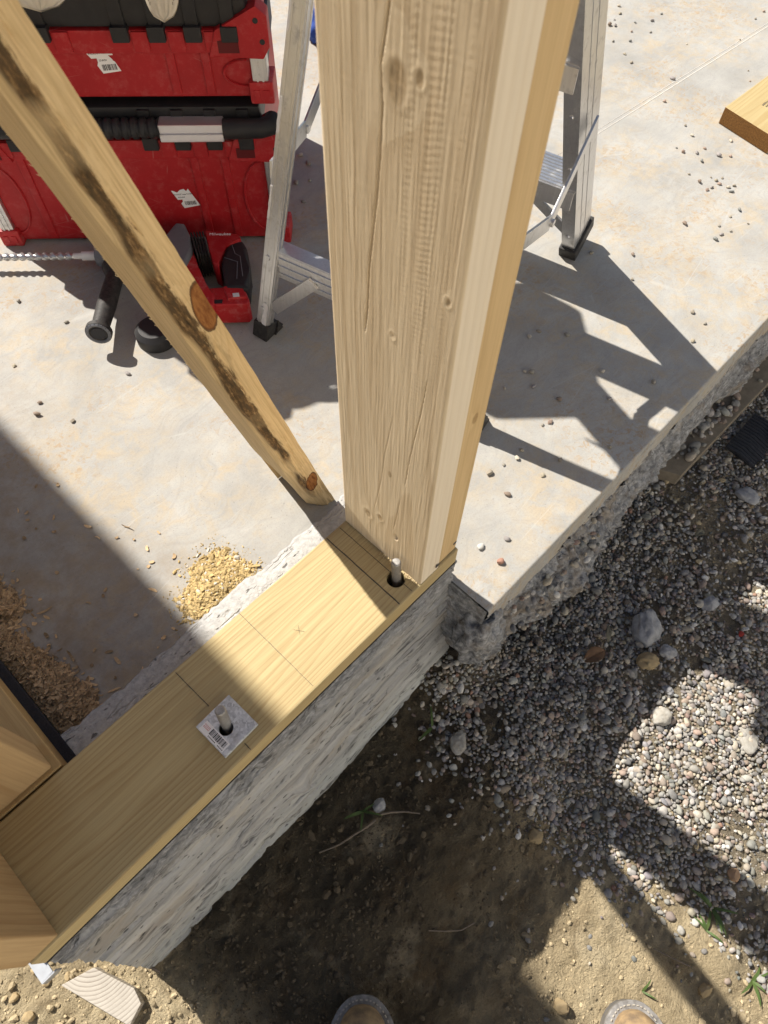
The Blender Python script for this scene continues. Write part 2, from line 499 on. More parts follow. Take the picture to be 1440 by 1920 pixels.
M['lump'] = plain('concrete_lump', (0.40, 0.385, 0.35), 0.9, 0, 110, 0.6, (0.25, 0.22, 0.17), 0.7, spec=0.15)
M['clay'] = plain('clay_clod', (0.40, 0.31, 0.18), 0.95, 0, 110, 0.5, (0.25, 0.18, 0.10), 0.7, spec=0.1)
M['brick'] = plain('tan_chip', (0.42, 0.27, 0.16), 0.9, 0, 120, 0.4, None, 0.4)
M['plank'] = plain('muddy_plank', (0.26, 0.22, 0.165), 0.9, 0, 60, 0.6, (0.13, 0.11, 0.085), 0.5, spec=0.15)
M['corr'] = plain('dark_ribbed_plastic', (0.020, 0.021, 0.026), 0.6, 0, 200, 0.5, (0.06, 0.06, 0.065), 0.3)
M['flash'] = plain('steel_flashing', (0.40, 0.42, 0.45), 0.5, 0.5, 80, 0.4, None, 0.1)


def weather_streak(k, p, s, col):
    """Dark mould and torn bark along the waney corner of the brace (local x, y across, z along)."""
    x, y, z = s
    n = k.noise(k.mapv(p, scale=(75, 75, 13)), 1.0, 8, 0.76, 0.5)
    n2 = k.noise(k.mapv(p, scale=(210, 210, 60)), 1.0, 5, 0.75)
    xx = k.math('ADD', x, k.math('MULTIPLY', k.math('SUBTRACT', n, 0.5), 0.030))
    # only on the front strip near the left corner
    band = k.math('MULTIPLY', k.math('SUBTRACT', 0.0095, k.math('ABSOLUTE', k.math('ADD', xx, 0.011))), 330.0, clamp=True)
    onfront = k.math('MULTIPLY', k.math('SUBTRACT', 0.010, y), 250.0, clamp=True)
    along = k.ramp(k.noise(k.comb(0.0, 0.0, k.math('MULTIPLY', z, 9.0)), 1.0, 2, 0.5), [(0.36, 0.12), (0.48, 1.0)])
    low = k.math('MULTIPLY', k.math('SUBTRACT', z, 0.02), 12.0, clamp=True)
    f = k.math('MULTIPLY', k.math('MULTIPLY', band, onfront), k.math('MULTIPLY', along, low))
    dk = k.ramp(n2, [(0.36, (0.022, 0.015, 0.010)), (0.5, (0.085, 0.046, 0.020)), (0.60, (0.22, 0.13, 0.055)), (0.70, (0.46, 0.33, 0.17))])
    col = k.mix(k.math('MULTIPLY', f, 0.92), col, dk)
    # two resinous knots on the front face
    for (kx, kz, rx, rz) in ((0.0045, 0.094, 0.0115, 0.020), (0.012, 0.500, 0.013, 0.030)):
        dx = k.math('DIVIDE', k.math('SUBTRACT', x, kx), rx)
        dz = k.math('DIVIDE', k.math('SUBTRACT', k.math('SUBTRACT', z, kz), k.math('MULTIPLY', k.math('SUBTRACT', x, kx), 0.9)), rz)
        d = k.math('SQRT', k.math('ADD', k.math('MULTIPLY', dx, dx), k.math('MULTIPLY', dz, dz)))
        d = k.math('ADD', d, k.math('MULTIPLY', k.math('SUBTRACT', n2, 0.5), 0.15))
        of = onfront
        core = k.math('MULTIPLY', k.ramp(d, [(0.9, 1.0), (0.98, 0.0)]), of)
        kc = k.ramp(n2, [(0.35, (0.17, 0.060, 0.018)), (0.65, (0.36, 0.165, 0.055))])
        col = k.mix(core, col, kc)
        rim = k.math('MULTIPLY', k.ramp(d, [(0.82, 0.0), (0.93, 1.0), (1.0, 1.0), (1.06, 0.0)]), of)
        col = k.mix(k.math('MULTIPLY', rim, 0.8), col, (0.06, 0.022, 0.010))
    return col


M['stud_rough'] = wood_mat('rough_sawn_pine', 'z', (0.75, 0.63, 0.45), (0.53, 0.395, 0.24), (0.09, 0.04), 0.0075, 0.50,
                           knots=((-0.076, 0.0699, 0.613, 0.010), (-0.076, 0.0527, 0.622, 0.004), (-0.076, 0.0959, 0.074, 0.006),
                                  (-0.076, 0.075, 0.088, 0.005), (-0.076, 0.0132, 0.480, 0.003), (-0.076, 0.062, 0.20, 0.004)),
                           wander=0.03, fuzz=0.32, bump=0.2, blotch=0.2, sawmark=0.30)
M['stud_edge'] = wood_mat('planed_pine_edge', 'z', (0.80, 0.70, 0.55), (0.64, 0.52, 0.36), (0.09, 0.04), 0.0105, 0.35, wander=0.03, fuzz=0.10, bump=0.2,
                          blotch=0.12)
M['stud_yellow'] = wood_mat('yellow_pine', 'z', (0.68, 0.50, 0.27), (0.48, 0.31, 0.14), (0.03, 0.12), 0.012, 0.45,
                            knots=((-0.02, 0.004, 0.30, 0.006),), wander=0.05, fuzz=0.2, bump=0.3, blotch=0.35)
M['sill'] = wood_mat('treated_pine', 'x', (0.53, 0.43, 0.235), (0.33, 0.22, 0.095), (0.066, -0.060), 0.0041, 0.62,
                     wander=0.045, fuzz=0.24, bump=0.22, blotch=0.32, rough=0.7)
M['frame'] = wood_mat('framing_pine', 'z', (0.52, 0.37, 0.20), (0.33, 0.195, 0.085), (-0.60, 0.30), 0.011, 0.55, wander=0.06,
                      fuzz=0.2, bump=0.3, blotch=0.3)
M['plate'] = wood_mat('plate_pine', 'y', (0.47, 0.33, 0.155), (0.30, 0.18, 0.075), (-0.6, -0.08), 0.008, 0.5, wander=0.03)
M['brace'] = wood_mat('weathered_brace_pine', 'z', (0.72, 0.555, 0.32), (0.52, 0.36, 0.175), (0.05, -0.06), 0.0045, 0.42,
                      wander=0.03, fuzz=0.42, bump=0.5, blotch=0.25, streak=weather_streak,
                      knots=((0.0045, 0.0, 0.094, 0.012), (0.012, 0.0, 0.500, 0.015)))
M['board'] = wood_mat('sunlit_board_pine', 'x', (0.47, 0.375, 0.195), (0.34, 0.225, 0.09), (0.24, -0.14), 0.008, 0.5,
                      wander=0.04, fuzz=0.15, endcol=(0.10, 0.048, 0.014))
M['offcut'] = wood_mat('grey_offcut_pine', 'z', (0.48, 0.44, 0.38), (0.20, 0.17, 0.14), (-0.70, 0.06), 0.0055, 0.9, wander=0.01,
                       fuzz=0.05, bump=0.3)


# ------------------------------------------------------------------ mesh helpers
def link(name, me, mat, parent=None):
    o = bpy.data.objects.new(name, me)
    if mat is not None and len(me.materials) == 0:
        me.materials.append(mat)
    COL.objects.link(o)
    if parent is not None:
        o.parent = parent
    return o


def np_mesh(name, V, F, mat, parent=None, smooth=True, tone=None, sharp=None):
    """V (n,3) array, F (m,k) array of equal-length faces."""
    V = np.asarray(V, np.float32)
    F = np.asarray(F, np.int32)
    me = bpy.data.meshes.new(name)
    me.vertices.add(len(V))
    me.vertices.foreach_set('co', V.ravel())
    m, kk = F.shape
    me.loops.add(m * kk)
    me.loops.foreach_set('vertex_index', F.ravel())
    me.polygons.add(m)
    me.polygons.foreach_set('loop_start', np.arange(0, m * kk, kk, dtype=np.int32))
    me.polygons.foreach_set('use_smooth', np.full(m, smooth, dtype=bool))
    me.update(calc_edges=True)
    me.validate()
    if tone is not None:
        at = me.attributes.new('tone', 'FLOAT_COLOR', 'POINT')
        c = np.concatenate([np.asarray(tone, np.float32), np.ones((len(V), 1), np.float32)], 1)
        at.data.foreach_set('color', c.ravel())
    if sharp:
        me.set_sharp_from_angle(angle=math.radians(sharp))
    return link(name, me, mat, parent)


def grid_faces(nx, ny, flip=False):
    i = np.arange(nx - 1)[:, None]
    j = np.arange(ny - 1)[None, :]
    a = (i * ny + j).ravel()
    F = np.stack([a, a + ny, a + ny + 1, a + 1], 1)
    return F[:, ::-1] if flip else F


def new():
    return bmesh.new()


def _merge(bm, b2):
    tmp = bpy.data.meshes.new('t')
    b2.to_mesh(tmp)
    b2.free()
    bm.from_mesh(tmp)
    bpy.data.meshes.remove(tmp)


def box(bm, x0, x1, y0, y1, z0, z1, bev=0.0, T=None, seg=2):
    b2 = bmesh.new()
    bmesh.ops.create_cube(b2, size=1.0, matrix=Matrix.Translation(((x0 + x1) / 2, (y0 + y1) / 2, (z0 + z1) / 2)) @ Matrix.Diagonal((abs(x1 - x0), abs(y1 - y0), abs(z1 - z0), 1)))
    if bev > 0:
        bmesh.ops.bevel(b2, geom=b2.edges[:], offset=bev, segments=seg, affect='EDGES', profile=0.6)
    if T is not None:
        bmesh.ops.transform(b2, matrix=T, verts=b2.verts[:])
    _merge(bm, b2)
    return bm


def prism(bm, pts, z0, z1, bev=0.0, T=None, seg=2):
    b2 = bmesh.new()
    ar = sum(pts[i][0] * pts[(i + 1) % len(pts)][1] - pts[(i + 1) % len(pts)][0] * pts[i][1] for i in range(len(pts)))
    if ar < 0:
        pts = pts[::-1]
    lo = [b2.verts.new((p[0], p[1], z0)) for p in pts]
    hi = [b2.verts.new((p[0], p[1], z1)) for p in pts]
    b2.faces.new(hi)
    b2.faces.new(lo[::-1])
    n = len(pts)
    for i in range(n):
        b2.faces.new((lo[i], lo[(i + 1) % n], hi[(i + 1) % n], hi[i]))
    if bev > 0:
        bmesh.ops.bevel(b2, geom=b2.edges[:], offset=bev, segments=seg, affect='EDGES', profile=0.6)
    if T is not None:
        bmesh.ops.transform(b2, matrix=T, verts=b2.verts[:])
    _merge(bm, b2)
    return bm


def tube(bm, pts, rad, n=10, cap=True, T=None, squash=1.0):
    """Round bar through points; rad a number or one per point."""
    P = [Vector(p) for p in pts]
    R = rad if hasattr(rad, '__len__') else [rad] * len(P)
    rings = []
    up = None
    b2 = bmesh.new()
    for i, p in enumerate(P):
        d = (P[min(i + 1, len(P) - 1)] - P[max(i - 1, 0)]).normalized()
        if up is None:
            up = d.orthogonal().normalized()
        up = (up - d * up.dot(d)).normalized()
        sd = d.cross(up)
        rings.append([b2.verts.new(p + (up * math.cos(t) + sd * math.sin(t) * squash) * R[i]) for t in [2 * math.pi * k / n for k in range(n)]])
    for a, b in zip(rings, rings[1:]):
        for k in range(n):
            b2.faces.new((a[k], a[(k + 1) % n], b[(k + 1) % n], b[k]))
    if cap:
        b2.faces.new(rings[0][::-1])
        b2.faces.new(rings[-1])
    if T is not None:
        bmesh.ops.transform(b2, matrix=T, verts=b2.verts[:])
    _merge(bm, b2)
    return bm


def obj(name, bm, mat, parent=None, smooth=True, ang=38):
    bmesh.ops.recalc_face_normals(bm, faces=bm.faces[:])
    me = bpy.data.meshes.new(name)
    bm.to_mesh(me)
    bm.free()
    if smooth:
        me.polygons.foreach_set('use_smooth', np.ones(len(me.polygons), dtype=bool))
        me.set_sharp_from_angle(angle=math.radians(ang))
    o = link(name, me, mat, parent)
    if smooth:
        md = o.modifiers.new('weighted', 'WEIGHTED_NORMAL')
        md.keep_sharp = True
    return o


def empty(name, loc=(0, 0, 0)):
    o = bpy.data.objects.new(name, None)
    o.empty_display_size = 0.05
    o.location = loc
    COL.objects.link(o)
    bpy.context.view_layer.update()
    return o


def tag(o, label, cat, group=None):
    o['label'] = label
    o['category'] = cat
    if group:
        o['group'] = group
    return o


def kind(o, k):
    o['kind'] = k
    return o


_ico = bmesh.new()
bmesh.ops.create_icosphere(_ico, subdivisions=2, radius=1.0)
ICO_V = np.array([v.co[:] for v in _ico.verts])
ICO_F = np.array([[v.index for v in f.verts] for f in _ico.faces])
_ico.free()
_ico = bmesh.new()
bmesh.ops.create_icosphere(_ico, subdivisions=1, radius=1.0)
ICO0_V = np.array([v.co[:] for v in _ico.verts])
ICO0_F = np.array([[v.index for v in f.verts] for f in _ico.faces])
_ico.free()
_ico = bmesh.new()
bmesh.ops.create_icosphere(_ico, subdivisions=4, radius=1.0)
ICO4_V = np.array([v.co[:] for v in _ico.verts])
ICO4_F = np.array([[v.index for v in f.verts] for f in _ico.faces])
_ico.free()


def in_poly(x, y, poly):
    x = np.asarray(x)
    y = np.asarray(y)
    c = np.zeros(x.shape, bool)
    n = len(poly)
    for i in range(n):
        x1, y1 = poly[i]
        x2, y2 = poly[(i + 1) % n]
        hit = ((y1 > y) != (y2 > y)) & (x < (x2 - x1) * (y - y1) / (y2 - y1 + 1e-12) + x1)
        c ^= hit
    return c


def poly_dist(x, y, pts):
    """Distance to an open polyline."""
    d = np.full(np.shape(x), 1e9)
    for (x1, y1), (x2, y2) in zip(pts, pts[1:]):
        dx, dy = x2 - x1, y2 - y1
        t = np.clip(((x - x1) * dx + (y - y1) * dy) / (dx * dx + dy * dy), 0, 1)
        d = np.minimum(d, np.hypot(x - x1 - t * dx, y - y1 - t * dy))
    return d


# ------------------------------------------------------------------ the ground
GRAVEL_EDGE = [(-0.076, -0.037), (-0.138, -0.106), (-0.152, -0.155), (-0.115, -0.241), (-0.129, -0.32), (-0.112, -0.383), (-0.107, -0.432),
               (-0.08, -0.503), (-0.033, -0.562), (-0.035, -0.601), (-0.027, -0.66), (-0.041, -0.704)]
GRAVEL_POLY = GRAVEL_EDGE + [(0.0, -1.6), (4.0, -1.6), (4.0, 0.1), (-0.02, 0.1)]
BARE = [(0.571, -0.25, 0.055), (0.52, -0.317, 0.045), (0.438, -0.376, 0.03), (0.605, -0.141, 0.035), (0.618, -0.21, 0.045), (0.12, -0.60, 0.05),
        (0.20, -0.70, 0.06), (0.05, -0.66, 0.04), (-0.02, -0.16, 0.03)]


def ground_z(x, y):
    x = np.asarray(x, float)
    y = np.asarray(y, float)
    fade = np.exp(-np.maximum(0, np.hypot(x, y) - 1.6) * 1.5)
    z = ZG + 0.010 * fbm(x * 3.1, y * 3.1, 0, 3, 1) + fade * (0.0065 * fbm(x * 17, y * 17, 1, 5, 5, 0.6) + 0.0042 * np.abs(fbm(x * 75, y * 75, 2, 3, 9)))
    z = z - 0.044 * sstep(0.14, -0.03, x) * sstep(-0.20, -0.36, y) * fade
    dig = sstep(-0.16, -0.02, y) * sstep(-0.62, -0.5, x) * sstep(0.02, -0.12, x)
    z = z - 0.006 * dig
    z = z + 0.060 * sstep(-0.15, 0.0, x) * sstep(0.16, 0.02, x) * sstep(-0.13, -0.03, y) * fade
    z = z + 0.004 * sstep(-0.60, -0.68, x) * fade * (1 + fbm(x * 30, y * 30, 3, 3, 12))
    return z


xs = np.concatenate([-(1.05 + np.geomspace(0.01, 30, 26))[::-1], np.arange(-1.05, 1.30, 0.0042), 1.30 + np.geomspace(0.01, 30, 26)])
ys = np.concatenate([-(0.95 + np.geomspace(0.01, 30, 26))[::-1], np.arange(-0.95, 0.22, 0.0042), 0.22 + np.geomspace(0.01, 30, 22)])
X, Y = np.meshgrid(xs, ys, indexing='ij')
V = np.stack([X, Y, ground_z(X, Y)], -1).reshape(-1, 3)
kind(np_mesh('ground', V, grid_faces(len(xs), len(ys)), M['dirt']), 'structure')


def blobs(name, xyz, rad, flat, tone, mat, ico=(ICO_V, ICO_F), rough=0.18, smooth=True, seed=3, elong=(1.0, 1.6)):
    """Many small stones or crumbs as one mesh."""
    rng = np.random.default_rng(seed)
    n = len(xyz)
    IV, IF = ico
    q = rng.normal(size=(n, 4))
    q /= np.linalg.norm(q, axis=1, keepdims=True)
    yaw = rng.uniform(0, 2 * np.pi, n)
    el = rng.uniform(*elong, n)
    sc = np.stack([rad * el, rad, rad * flat], 1)
    P = IV[None] * (1 + rough * vn(IV[None, :, 0] * 1.7 + np.arange(n)[:, None] * 7.3, IV[None, :, 1] * 1.7, IV[None, :, 2] * 1.7, seed)[..., None])
    P = P * sc[:, None, :]
    tilt = rng.normal(0, 0.28, (n, 2))
    cx, sx = np.cos(tilt[:, 0])[:, None], np.sin(tilt[:, 0])[:, None]
    y2 = P[..., 1] * cx - P[..., 2] * sx
    z2 = P[..., 1] * sx + P[..., 2] * cx
    cy, sy = np.cos(tilt[:, 1])[:, None], np.sin(tilt[:, 1])[:, None]
    x3 = P[..., 0] * cy + z2 * sy
    z3 = -P[..., 0] * sy + z2 * cy
    cz, sz = np.cos(yaw)[:, None], np.sin(yaw)[:, None]
    V = np.stack([x3 * cz - y2 * sz, x3 * sz + y2 * cz, z3], -1) + xyz[:, None, :]
    F = (IF[None] + (np.arange(n) * len(IV))[:, None, None]).reshape(-1, 3)
    T = np.repeat(tone, len(IV), 0)
    return np_mesh(name, V.reshape(-1, 3), F, mat, None, smooth, T)


PAL = np.array([(0.30, 0.285, 0.26), (0.36, 0.335, 0.295), (0.26, 0.25, 0.235), (0.42, 0.37, 0.29), (0.46, 0.44, 0.40), (0.33, 0.275, 0.22),
                (0.29, 0.28, 0.27), (0.48, 0.43, 0.35), (0.21, 0.205, 0.20), (0.34, 0.26, 0.21), (0.40, 0.38, 0.35)])


def stone_tones(n, rng):
    t = PAL[rng.integers(0, len(PAL), n)] * rng.uniform(0.74, 1.28, (n, 1))
    t += rng.normal(0, 0.006, (n, 3))
    white = rng.random(n) < 0.02
    t[white] = (0.66, 0.64, 0.60)
    red = rng.random(n) < 0.008
    t[red] = (0.36, 0.22, 0.16)
    return np.clip(t, 0.05, 0.8)


def scatter(n, x0, x1, y0, y1, rng, minr):
    """Dart throwing on a hash grid."""
    pts = []
    cell = {}
    cs = minr
    cand = np.stack([rng.uniform(x0, x1, n), rng.uniform(y0, y1, n)], 1)
    for x, y in cand:
        i, j = int(x // cs), int(y // cs)
        ok = True
        for a in (-1, 0, 1):
            for b in (-1, 0, 1):
                for (u, v) in cell.get((i + a, j + b), ()):
                    if (u - x) ** 2 + (v - y) ** 2 < minr * minr:
                        ok = False
                        break
                if not ok:
                    break
            if not ok:
                break
        if ok:
            cell.setdefault((i, j), []).append((x, y))
            pts.append((x, y))
    return np.array(pts)


rng = np.random.default_rng(11)
P1 = scatter(220000, -0.32, 1.10, -0.82, 0.02, rng, 0.0050)
P1 = P1[(P1[:, 0] - 0.95) * 0.62 - (P1[:, 1] + 0.10) * 0.98 < 0.10]
edge = poly_dist(P1[:, 0], P1[:, 1], GRAVEL_EDGE)
inside = in_poly(P1[:, 0], P1[:, 1], GRAVEL_POLY)
prob = np.where(inside, np.clip(0.30 + edge / 0.08, 0, 1), np.clip(0.20 * np.exp(-edge / 0.035), 0.005, 1))
for bx_, by_, br_ in BARE:
    prob *= 1 - 0.85 * np.exp(-((P1[:, 0] - bx_) ** 2 + (P1[:, 1] - by_) ** 2) / (br_ * br_))
prob *= np.clip(1.25 + 0.8 * fbm(P1[:, 0] * 9, P1[:, 1] * 9, 0, 3, 31), 0.5, 1.0)
prob[(P1[:, 1] > -0.055) & (P1[:, 0] > 0.0)] *= 0.3
P1 = P1[rng.random(len(P1)) < prob]
r1 = np.clip(rng.lognormal(math.log(0.0030), 0.34, len(P1)), 0.0015, 0.0080)
z1 = ground_z(P1[:, 0], P1[:, 1]) + r1 * rng.uniform(0.12, 0.5, len(P1)) + np.where(in_poly(P1[:, 0], P1[:, 1], GRAVEL_POLY), rng.uniform(0.0, 0.004, len(P1)), 0)
kind(blobs('gravel', np.column_stack([P1, z1]), r1, rng.uniform(0.5, 0.85, len(P1)), stone_tones(len(P1), rng), M['pebble'], rough=0.30, seed=5), 'stuff')
tag(bpy.data.objects['gravel'], 'loose rounded pea gravel spread over the ground beside the slab', 'gravel')
# finer grit between the pebbles and crumbs of dry soil
P2 = scatter(80000, -0.95, 1.0, -0.82, 0.12, rng, 0.0042)
P2 = P2[(P2[:, 0] - 0.95) * 0.62 - (P2[:, 1] + 0.10) * 0.98 < 0.10]
P2 = P2[rng.random(len(P2)) < np.clip(0.45 + 0.7 * fbm(P2[:, 0] * 8, P2[:, 1] * 8, 0, 3, 77), 0.05, 1)]
P2 = P2[(P2[:, 0] < -0.66) | (P2[:, 1] < -0.03)]
r2 = np.clip(rng.lognormal(math.log(0.0014), 0.52, len(P2)), 0.0006, 0.0065)
big_ = rng.random(len(P2)) < 0.02
r2[big_] = rng.uniform(0.0025, 0.0065, int(big_.sum()))
t2 = np.array((0.50, 0.405, 0.255)) * rng.uniform(0.5, 1.2, (len(P2), 1))
ingr = in_poly(P2[:, 0], P2[:, 1], GRAVEL_POLY) & (rng.random(len(P2)) < 0.75)
t2[ingr] = stone_tones(int(ingr.sum()), rng) * 0.8
crumb_damp_shade = sstep(-0.38, -0.16, P2[:, 1] - 0.55 * P2[:, 0]) * sstep(-0.66, -0.60, P2[:, 0]) * 0.85  # crumbs get the same soil darkening, part damp and part painted shade
t2 = t2 * (1 - crumb_damp_shade[:, None]) + np.array((0.07, 0.052, 0.035)) * crumb_damp_shade[:, None]
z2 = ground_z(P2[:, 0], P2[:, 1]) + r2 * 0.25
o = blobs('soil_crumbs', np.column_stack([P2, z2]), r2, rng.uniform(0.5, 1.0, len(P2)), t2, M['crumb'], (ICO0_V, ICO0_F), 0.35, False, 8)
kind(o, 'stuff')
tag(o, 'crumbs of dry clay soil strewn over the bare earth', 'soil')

# ------------------------------------------------------------------ slab
SX0, SY0 = 0.006, -0.050
rag = np.array([(-0.001, -0.054), (-0.008, -0.088), (0.025, -0.1), (0.059, -0.089), (0.099, -0.09), (0.147, -0.121), (0.179, -0.117), (0.24, -0.13),
                (0.275, -0.114), (0.324, -0.105), (0.378, -0.097), (0.428, -0.091), (0.5, -0.09), (0.554, -0.093), (0.609, -0.086), (0.699, -0.085),
                (0.782, -0.079), (0.832, -0.093), (0.923, -0.092), (1.2, -0.09), (7.0, -0.09)])
bm = new()
top = [(SX0, SY0), (7, SY0), (7, 7), (-0.5225, 7), (-0.5225, 0.186), (SX0, 0.186)]
tv = [bm.verts.new((x, y, ZS)) for x, y in top]
lv = [bm.verts.new((x, y, ZS - 0.13)) for x, y in top]
bm.faces.new(tv)
bm.faces.new(lv[::-1])
for i in range(len(top)):
    if i != 0:
        j = (i + 1) % len(top)
        bm.faces.new((lv[i], lv[j], tv[j], tv[i]))
slab = obj('concrete_slab', bm, M['slab'], smooth=False)
kind(slab, 'structure')
# rounded, trowelled arris and the sawn-looking face under it
xs = np.concatenate([np.arange(SX0, 1.25, 0.003), np.linspace(1.25, 7, 60)])
prof = [(SY0, ZS)] + [(SY0 - 0.0155 - 0.0045 * math.sin(t), ZS - 0.0045 + 0.0045 * math.cos(t)) for t in np.linspace(0, math.pi / 2, 6)]
prof += [(SY0 - 0.020, ZS - d) for d in np.linspace(0.007, 0.085, 30)]
prof = np.array(prof)
PX, PT = np.meshgrid(xs, np.arange(len(prof)), indexing='ij')
PY = prof[PT, 0]
PZ = prof[PT, 1]
dep = np.clip((ZS - 0.006 - PZ) / 0.012, 0, 1)
PY = PY - dep * (0.0016 * fbm(PX * 40, PZ * 220, 0, 3, 2) + 0.0012 * fbm(PX * 8, PZ * 60, 3, 2, 4)) + 0.0030 * np.exp(-((PZ - (ZS - 0.0155 - 0.001 * vn(PX * 12, 0, 0, 8))) / 0.0016) ** 2)
V = np.stack([PX, PY, PZ], -1).reshape(-1, 3)
face = np_mesh('slab_edge', V, grid_faces(len(xs), len(prof), True), M['slab'], slab, True, sharp=50)
# ragged concrete that squeezed out under the form board
xs = np.concatenate([np.arange(SX0 - 0.008, 1.25, 0.0026), np.linspace(1.25, 7, 40)])
nt = 46
T = np.linspace(0, 1, nt)
XX, TT = np.meshgrid(xs, T, indexing='ij')
reach = np.interp(XX, rag[:, 0], -rag[:, 1]) - 0.070
reach = np.maximum(reach, 0.006) * (1 + 0.16 * fbm(XX * 45, 0 * XX, 0, 3, 6)) + 0.004 * vn(XX * 120, 0 * XX, 0, 7)
droop = 0.045 + 0.02 * vn(XX * 14, 0 * XX, 3, 3)
ang = TT * math.pi
YY = SY0 - 0.018 - reach * np.clip(np.sin(ang), 0, 1) ** np.where(TT < 0.5, 2.4, 0.8)
ZZ = ZS - 0.066 - TT * 0.17 - droop * np.sin(ang * 0.5) * 0.4
YY = np.where(TT > 0.62, YY + (TT - 0.62) * 0.03, YY)
d3 = fbm(XX * 70, YY * 90, ZZ * 70, 4, 21, 0.6)
d4 = np.abs(fbm(XX * 170, YY * 170, ZZ * 170, 3, 23, 0.6))
amp = np.clip(reach / 0.03, 0.25, 1.0)
YY = YY - amp * (0.0065 * d3 + 0.0050 * d4)
ZZ = ZZ + amp * (0.0060 * fbm(XX * 60, YY * 60, ZZ * 60 + 9, 3, 27) + 0.004 * d4)
V = np.stack([XX + 0.003 * d3, YY, ZZ], -1).reshape(-1, 3)
np_mesh('broken_overspill', V, grid_faces(len(xs), nt, True), M['rag'], slab, True)
cn = fbm(ICO4_V[:, 0] * 2.2, ICO4_V[:, 1] * 2.2, ICO4_V[:, 2] * 2.2, 5, 33, 0.6)
V = ICO4_V * (1 + 0.30 * cn)[:, None] * np.array((0.036, 0.034, 0.085)) + np.array((0.018, -0.058, -0.245))
np_mesh('corner_overspill', V, ICO4_F, M['rag'], slab, True)
cn = fbm(ICO4_V[:, 0] * 2.2 + 5, ICO4_V[:, 1] * 2.2, ICO4_V[:, 2] * 2.2, 5, 34, 0.6)
V = ICO4_V * (1 + 0.30 * cn)[:, None] * np.array((0.050, 0.050, 0.09)) + np.array((0.05, -0.030, -0.28))
np_mesh('corner_overspill', V, ICO4_F, M['rag'], slab, True)
# the rough end of the slab beside the footing
ey = np.linspace(SY0 - 0.018, 0.02, 26)
ez = np.linspace(ZS - 0.001, ZS - 0.20, 60)
EY, EZ = np.meshgrid(ey, ez, indexing='ij')
EX = SX0 - 0.002 - 0.004 * np.abs(fbm(EY * 60, EZ * 60, 0, 4, 41)) * np.clip((ZS - EZ) / 0.015, 0, 1) - 0.006 * np.clip((ZS - EZ - 0.05) / 0.1, 0, 1)
np_mesh('slab_end', np.stack([EX, EY, EZ], -1).reshape(-1, 3), grid_faces(len(ey), len(ez), True), M['rag'], slab, True)
# control joint cut into the slab, with pale edges
bm = new()
for dy, w in ((0.0, 0.0022), (0.010, 0.0012)):
    pts = [(0.93, 0.508 + dy), (1.3, 0.487 + dy), (1.8, 0.459 + dy), (2.6, 0.415 + dy), (2.6, 0.415 + dy + w), (1.8, 0.459 + dy + w), (1.3, 0.487 + dy + w), (0.93, 0.508 + dy + w * 0.3)]
    prism(bm, pts, ZS - 0.002, ZS + 0.0006)
M['joint'] = plain('pale_joint_line', (0.62, 0.60, 0.56), 0.9, 0, 60, 0.5, (0.45, 0.40, 0.32))
obj('joint_line', bm, M['joint'], slab, False)

# ------------------------------------------------------------------ footing wall (stem wall)
stem = empty('footing_wall', (-0.32, 0.09, -0.5))
tag(stem, 'short rough board-formed concrete footing wall under the sill plate', 'wall')
WX0, WX1, WZ = -0.658, 0.004, -0.0405
xs = np.arange(WX0, WX1 + 0.001, 0.0024)
fz = np.linspace(-0.56, WZ, 190)
profY = -0.030 * sstep(-0.10, -0.46, fz)
prof = [(y, z, 0) for y, z in zip(profY + 0.002, fz)]
prof += [(y, WZ, 1) for y in np.linspace(0.004, 0.182, 60)]
prof += [(0.186, z, 2) for z in np.linspace(WZ - 0.004, ZS - 0.03, 24)]
prof = np.array(prof)
XX, II = np.meshgrid(xs, np.arange(len(prof)), indexing='ij')
YY, ZZ, KK = prof[II, 0], prof[II, 1], prof[II, 2]
front = KK == 0
sk = XX + ZZ * 0.2
d = 0.0042 * fbm(sk * 5, ZZ * 34, 0, 5, 51, 0.60) + 0.0026 * np.abs(fbm(sk * 9, ZZ * 90, 2, 3, 57)) + 0.0014 * fbm(XX * 120, ZZ * 160, 0, 3, 59) * (0.25 + sstep(-0.17, -0.10, ZZ))
d = d - 0.0065 * np.clip(1 - np.abs(fbm(sk * 3.0, ZZ * 30, 7, 3, 55)) * 9, 0, 1) * np.clip(vn(sk * 7, ZZ * 12, 0, 58) + 0.5, 0, 1)
pit = np.clip(fbm(sk * 20, ZZ * 75, 5, 3, 63) - 0.45, 0, 1) * 0.022
bulge = 0.010 * np.exp(-(((XX + 0.335) / 0.014) ** 2 + ((ZZ + 0.29) / 0.016) ** 2)) + 0.008 * np.exp(-(((XX + 0.46) / 0.012) ** 2 + ((ZZ + 0.27) / 0.014) ** 2)) + 0.009 * np.exp(-(((XX + 0.29) / 0.012) ** 2 + ((ZZ + 0.20) / 0.012) ** 2))
edgefade = np.clip((WZ - ZZ) / 0.01, 0.15, 1)
YY = np.where(front, YY - (d - pit + bulge) * edgefade + 0.003 * np.exp(-((WZ - ZZ) / 0.006)), YY)
inner = np.clip((YY - 0.14) / 0.04, 0, 1) * (KK == 1)
ZZ = np.where(KK == 1, ZZ - 0.0006 * np.abs(fbm(XX * 160, YY * 160, 0, 3, 71)) - inner ** 4 * 0.004, ZZ)
ragin = 0.006 * fbm(XX * 20, 0 * XX, 0, 4, 73) + 0.0012 * fbm(XX * 150, 0 * XX, 0, 2, 74)
YY = np.where(KK >= 1, YY + ragin * np.clip((YY - 0.145) / 0.035, 0, 1), YY)
ends = np.clip((XX - (WX1 - 0.02)) / 0.02, 0, 1)
XX2 = XX + ends * 0.003 * fbm(YY * 60, ZZ * 60, 1, 3, 77)
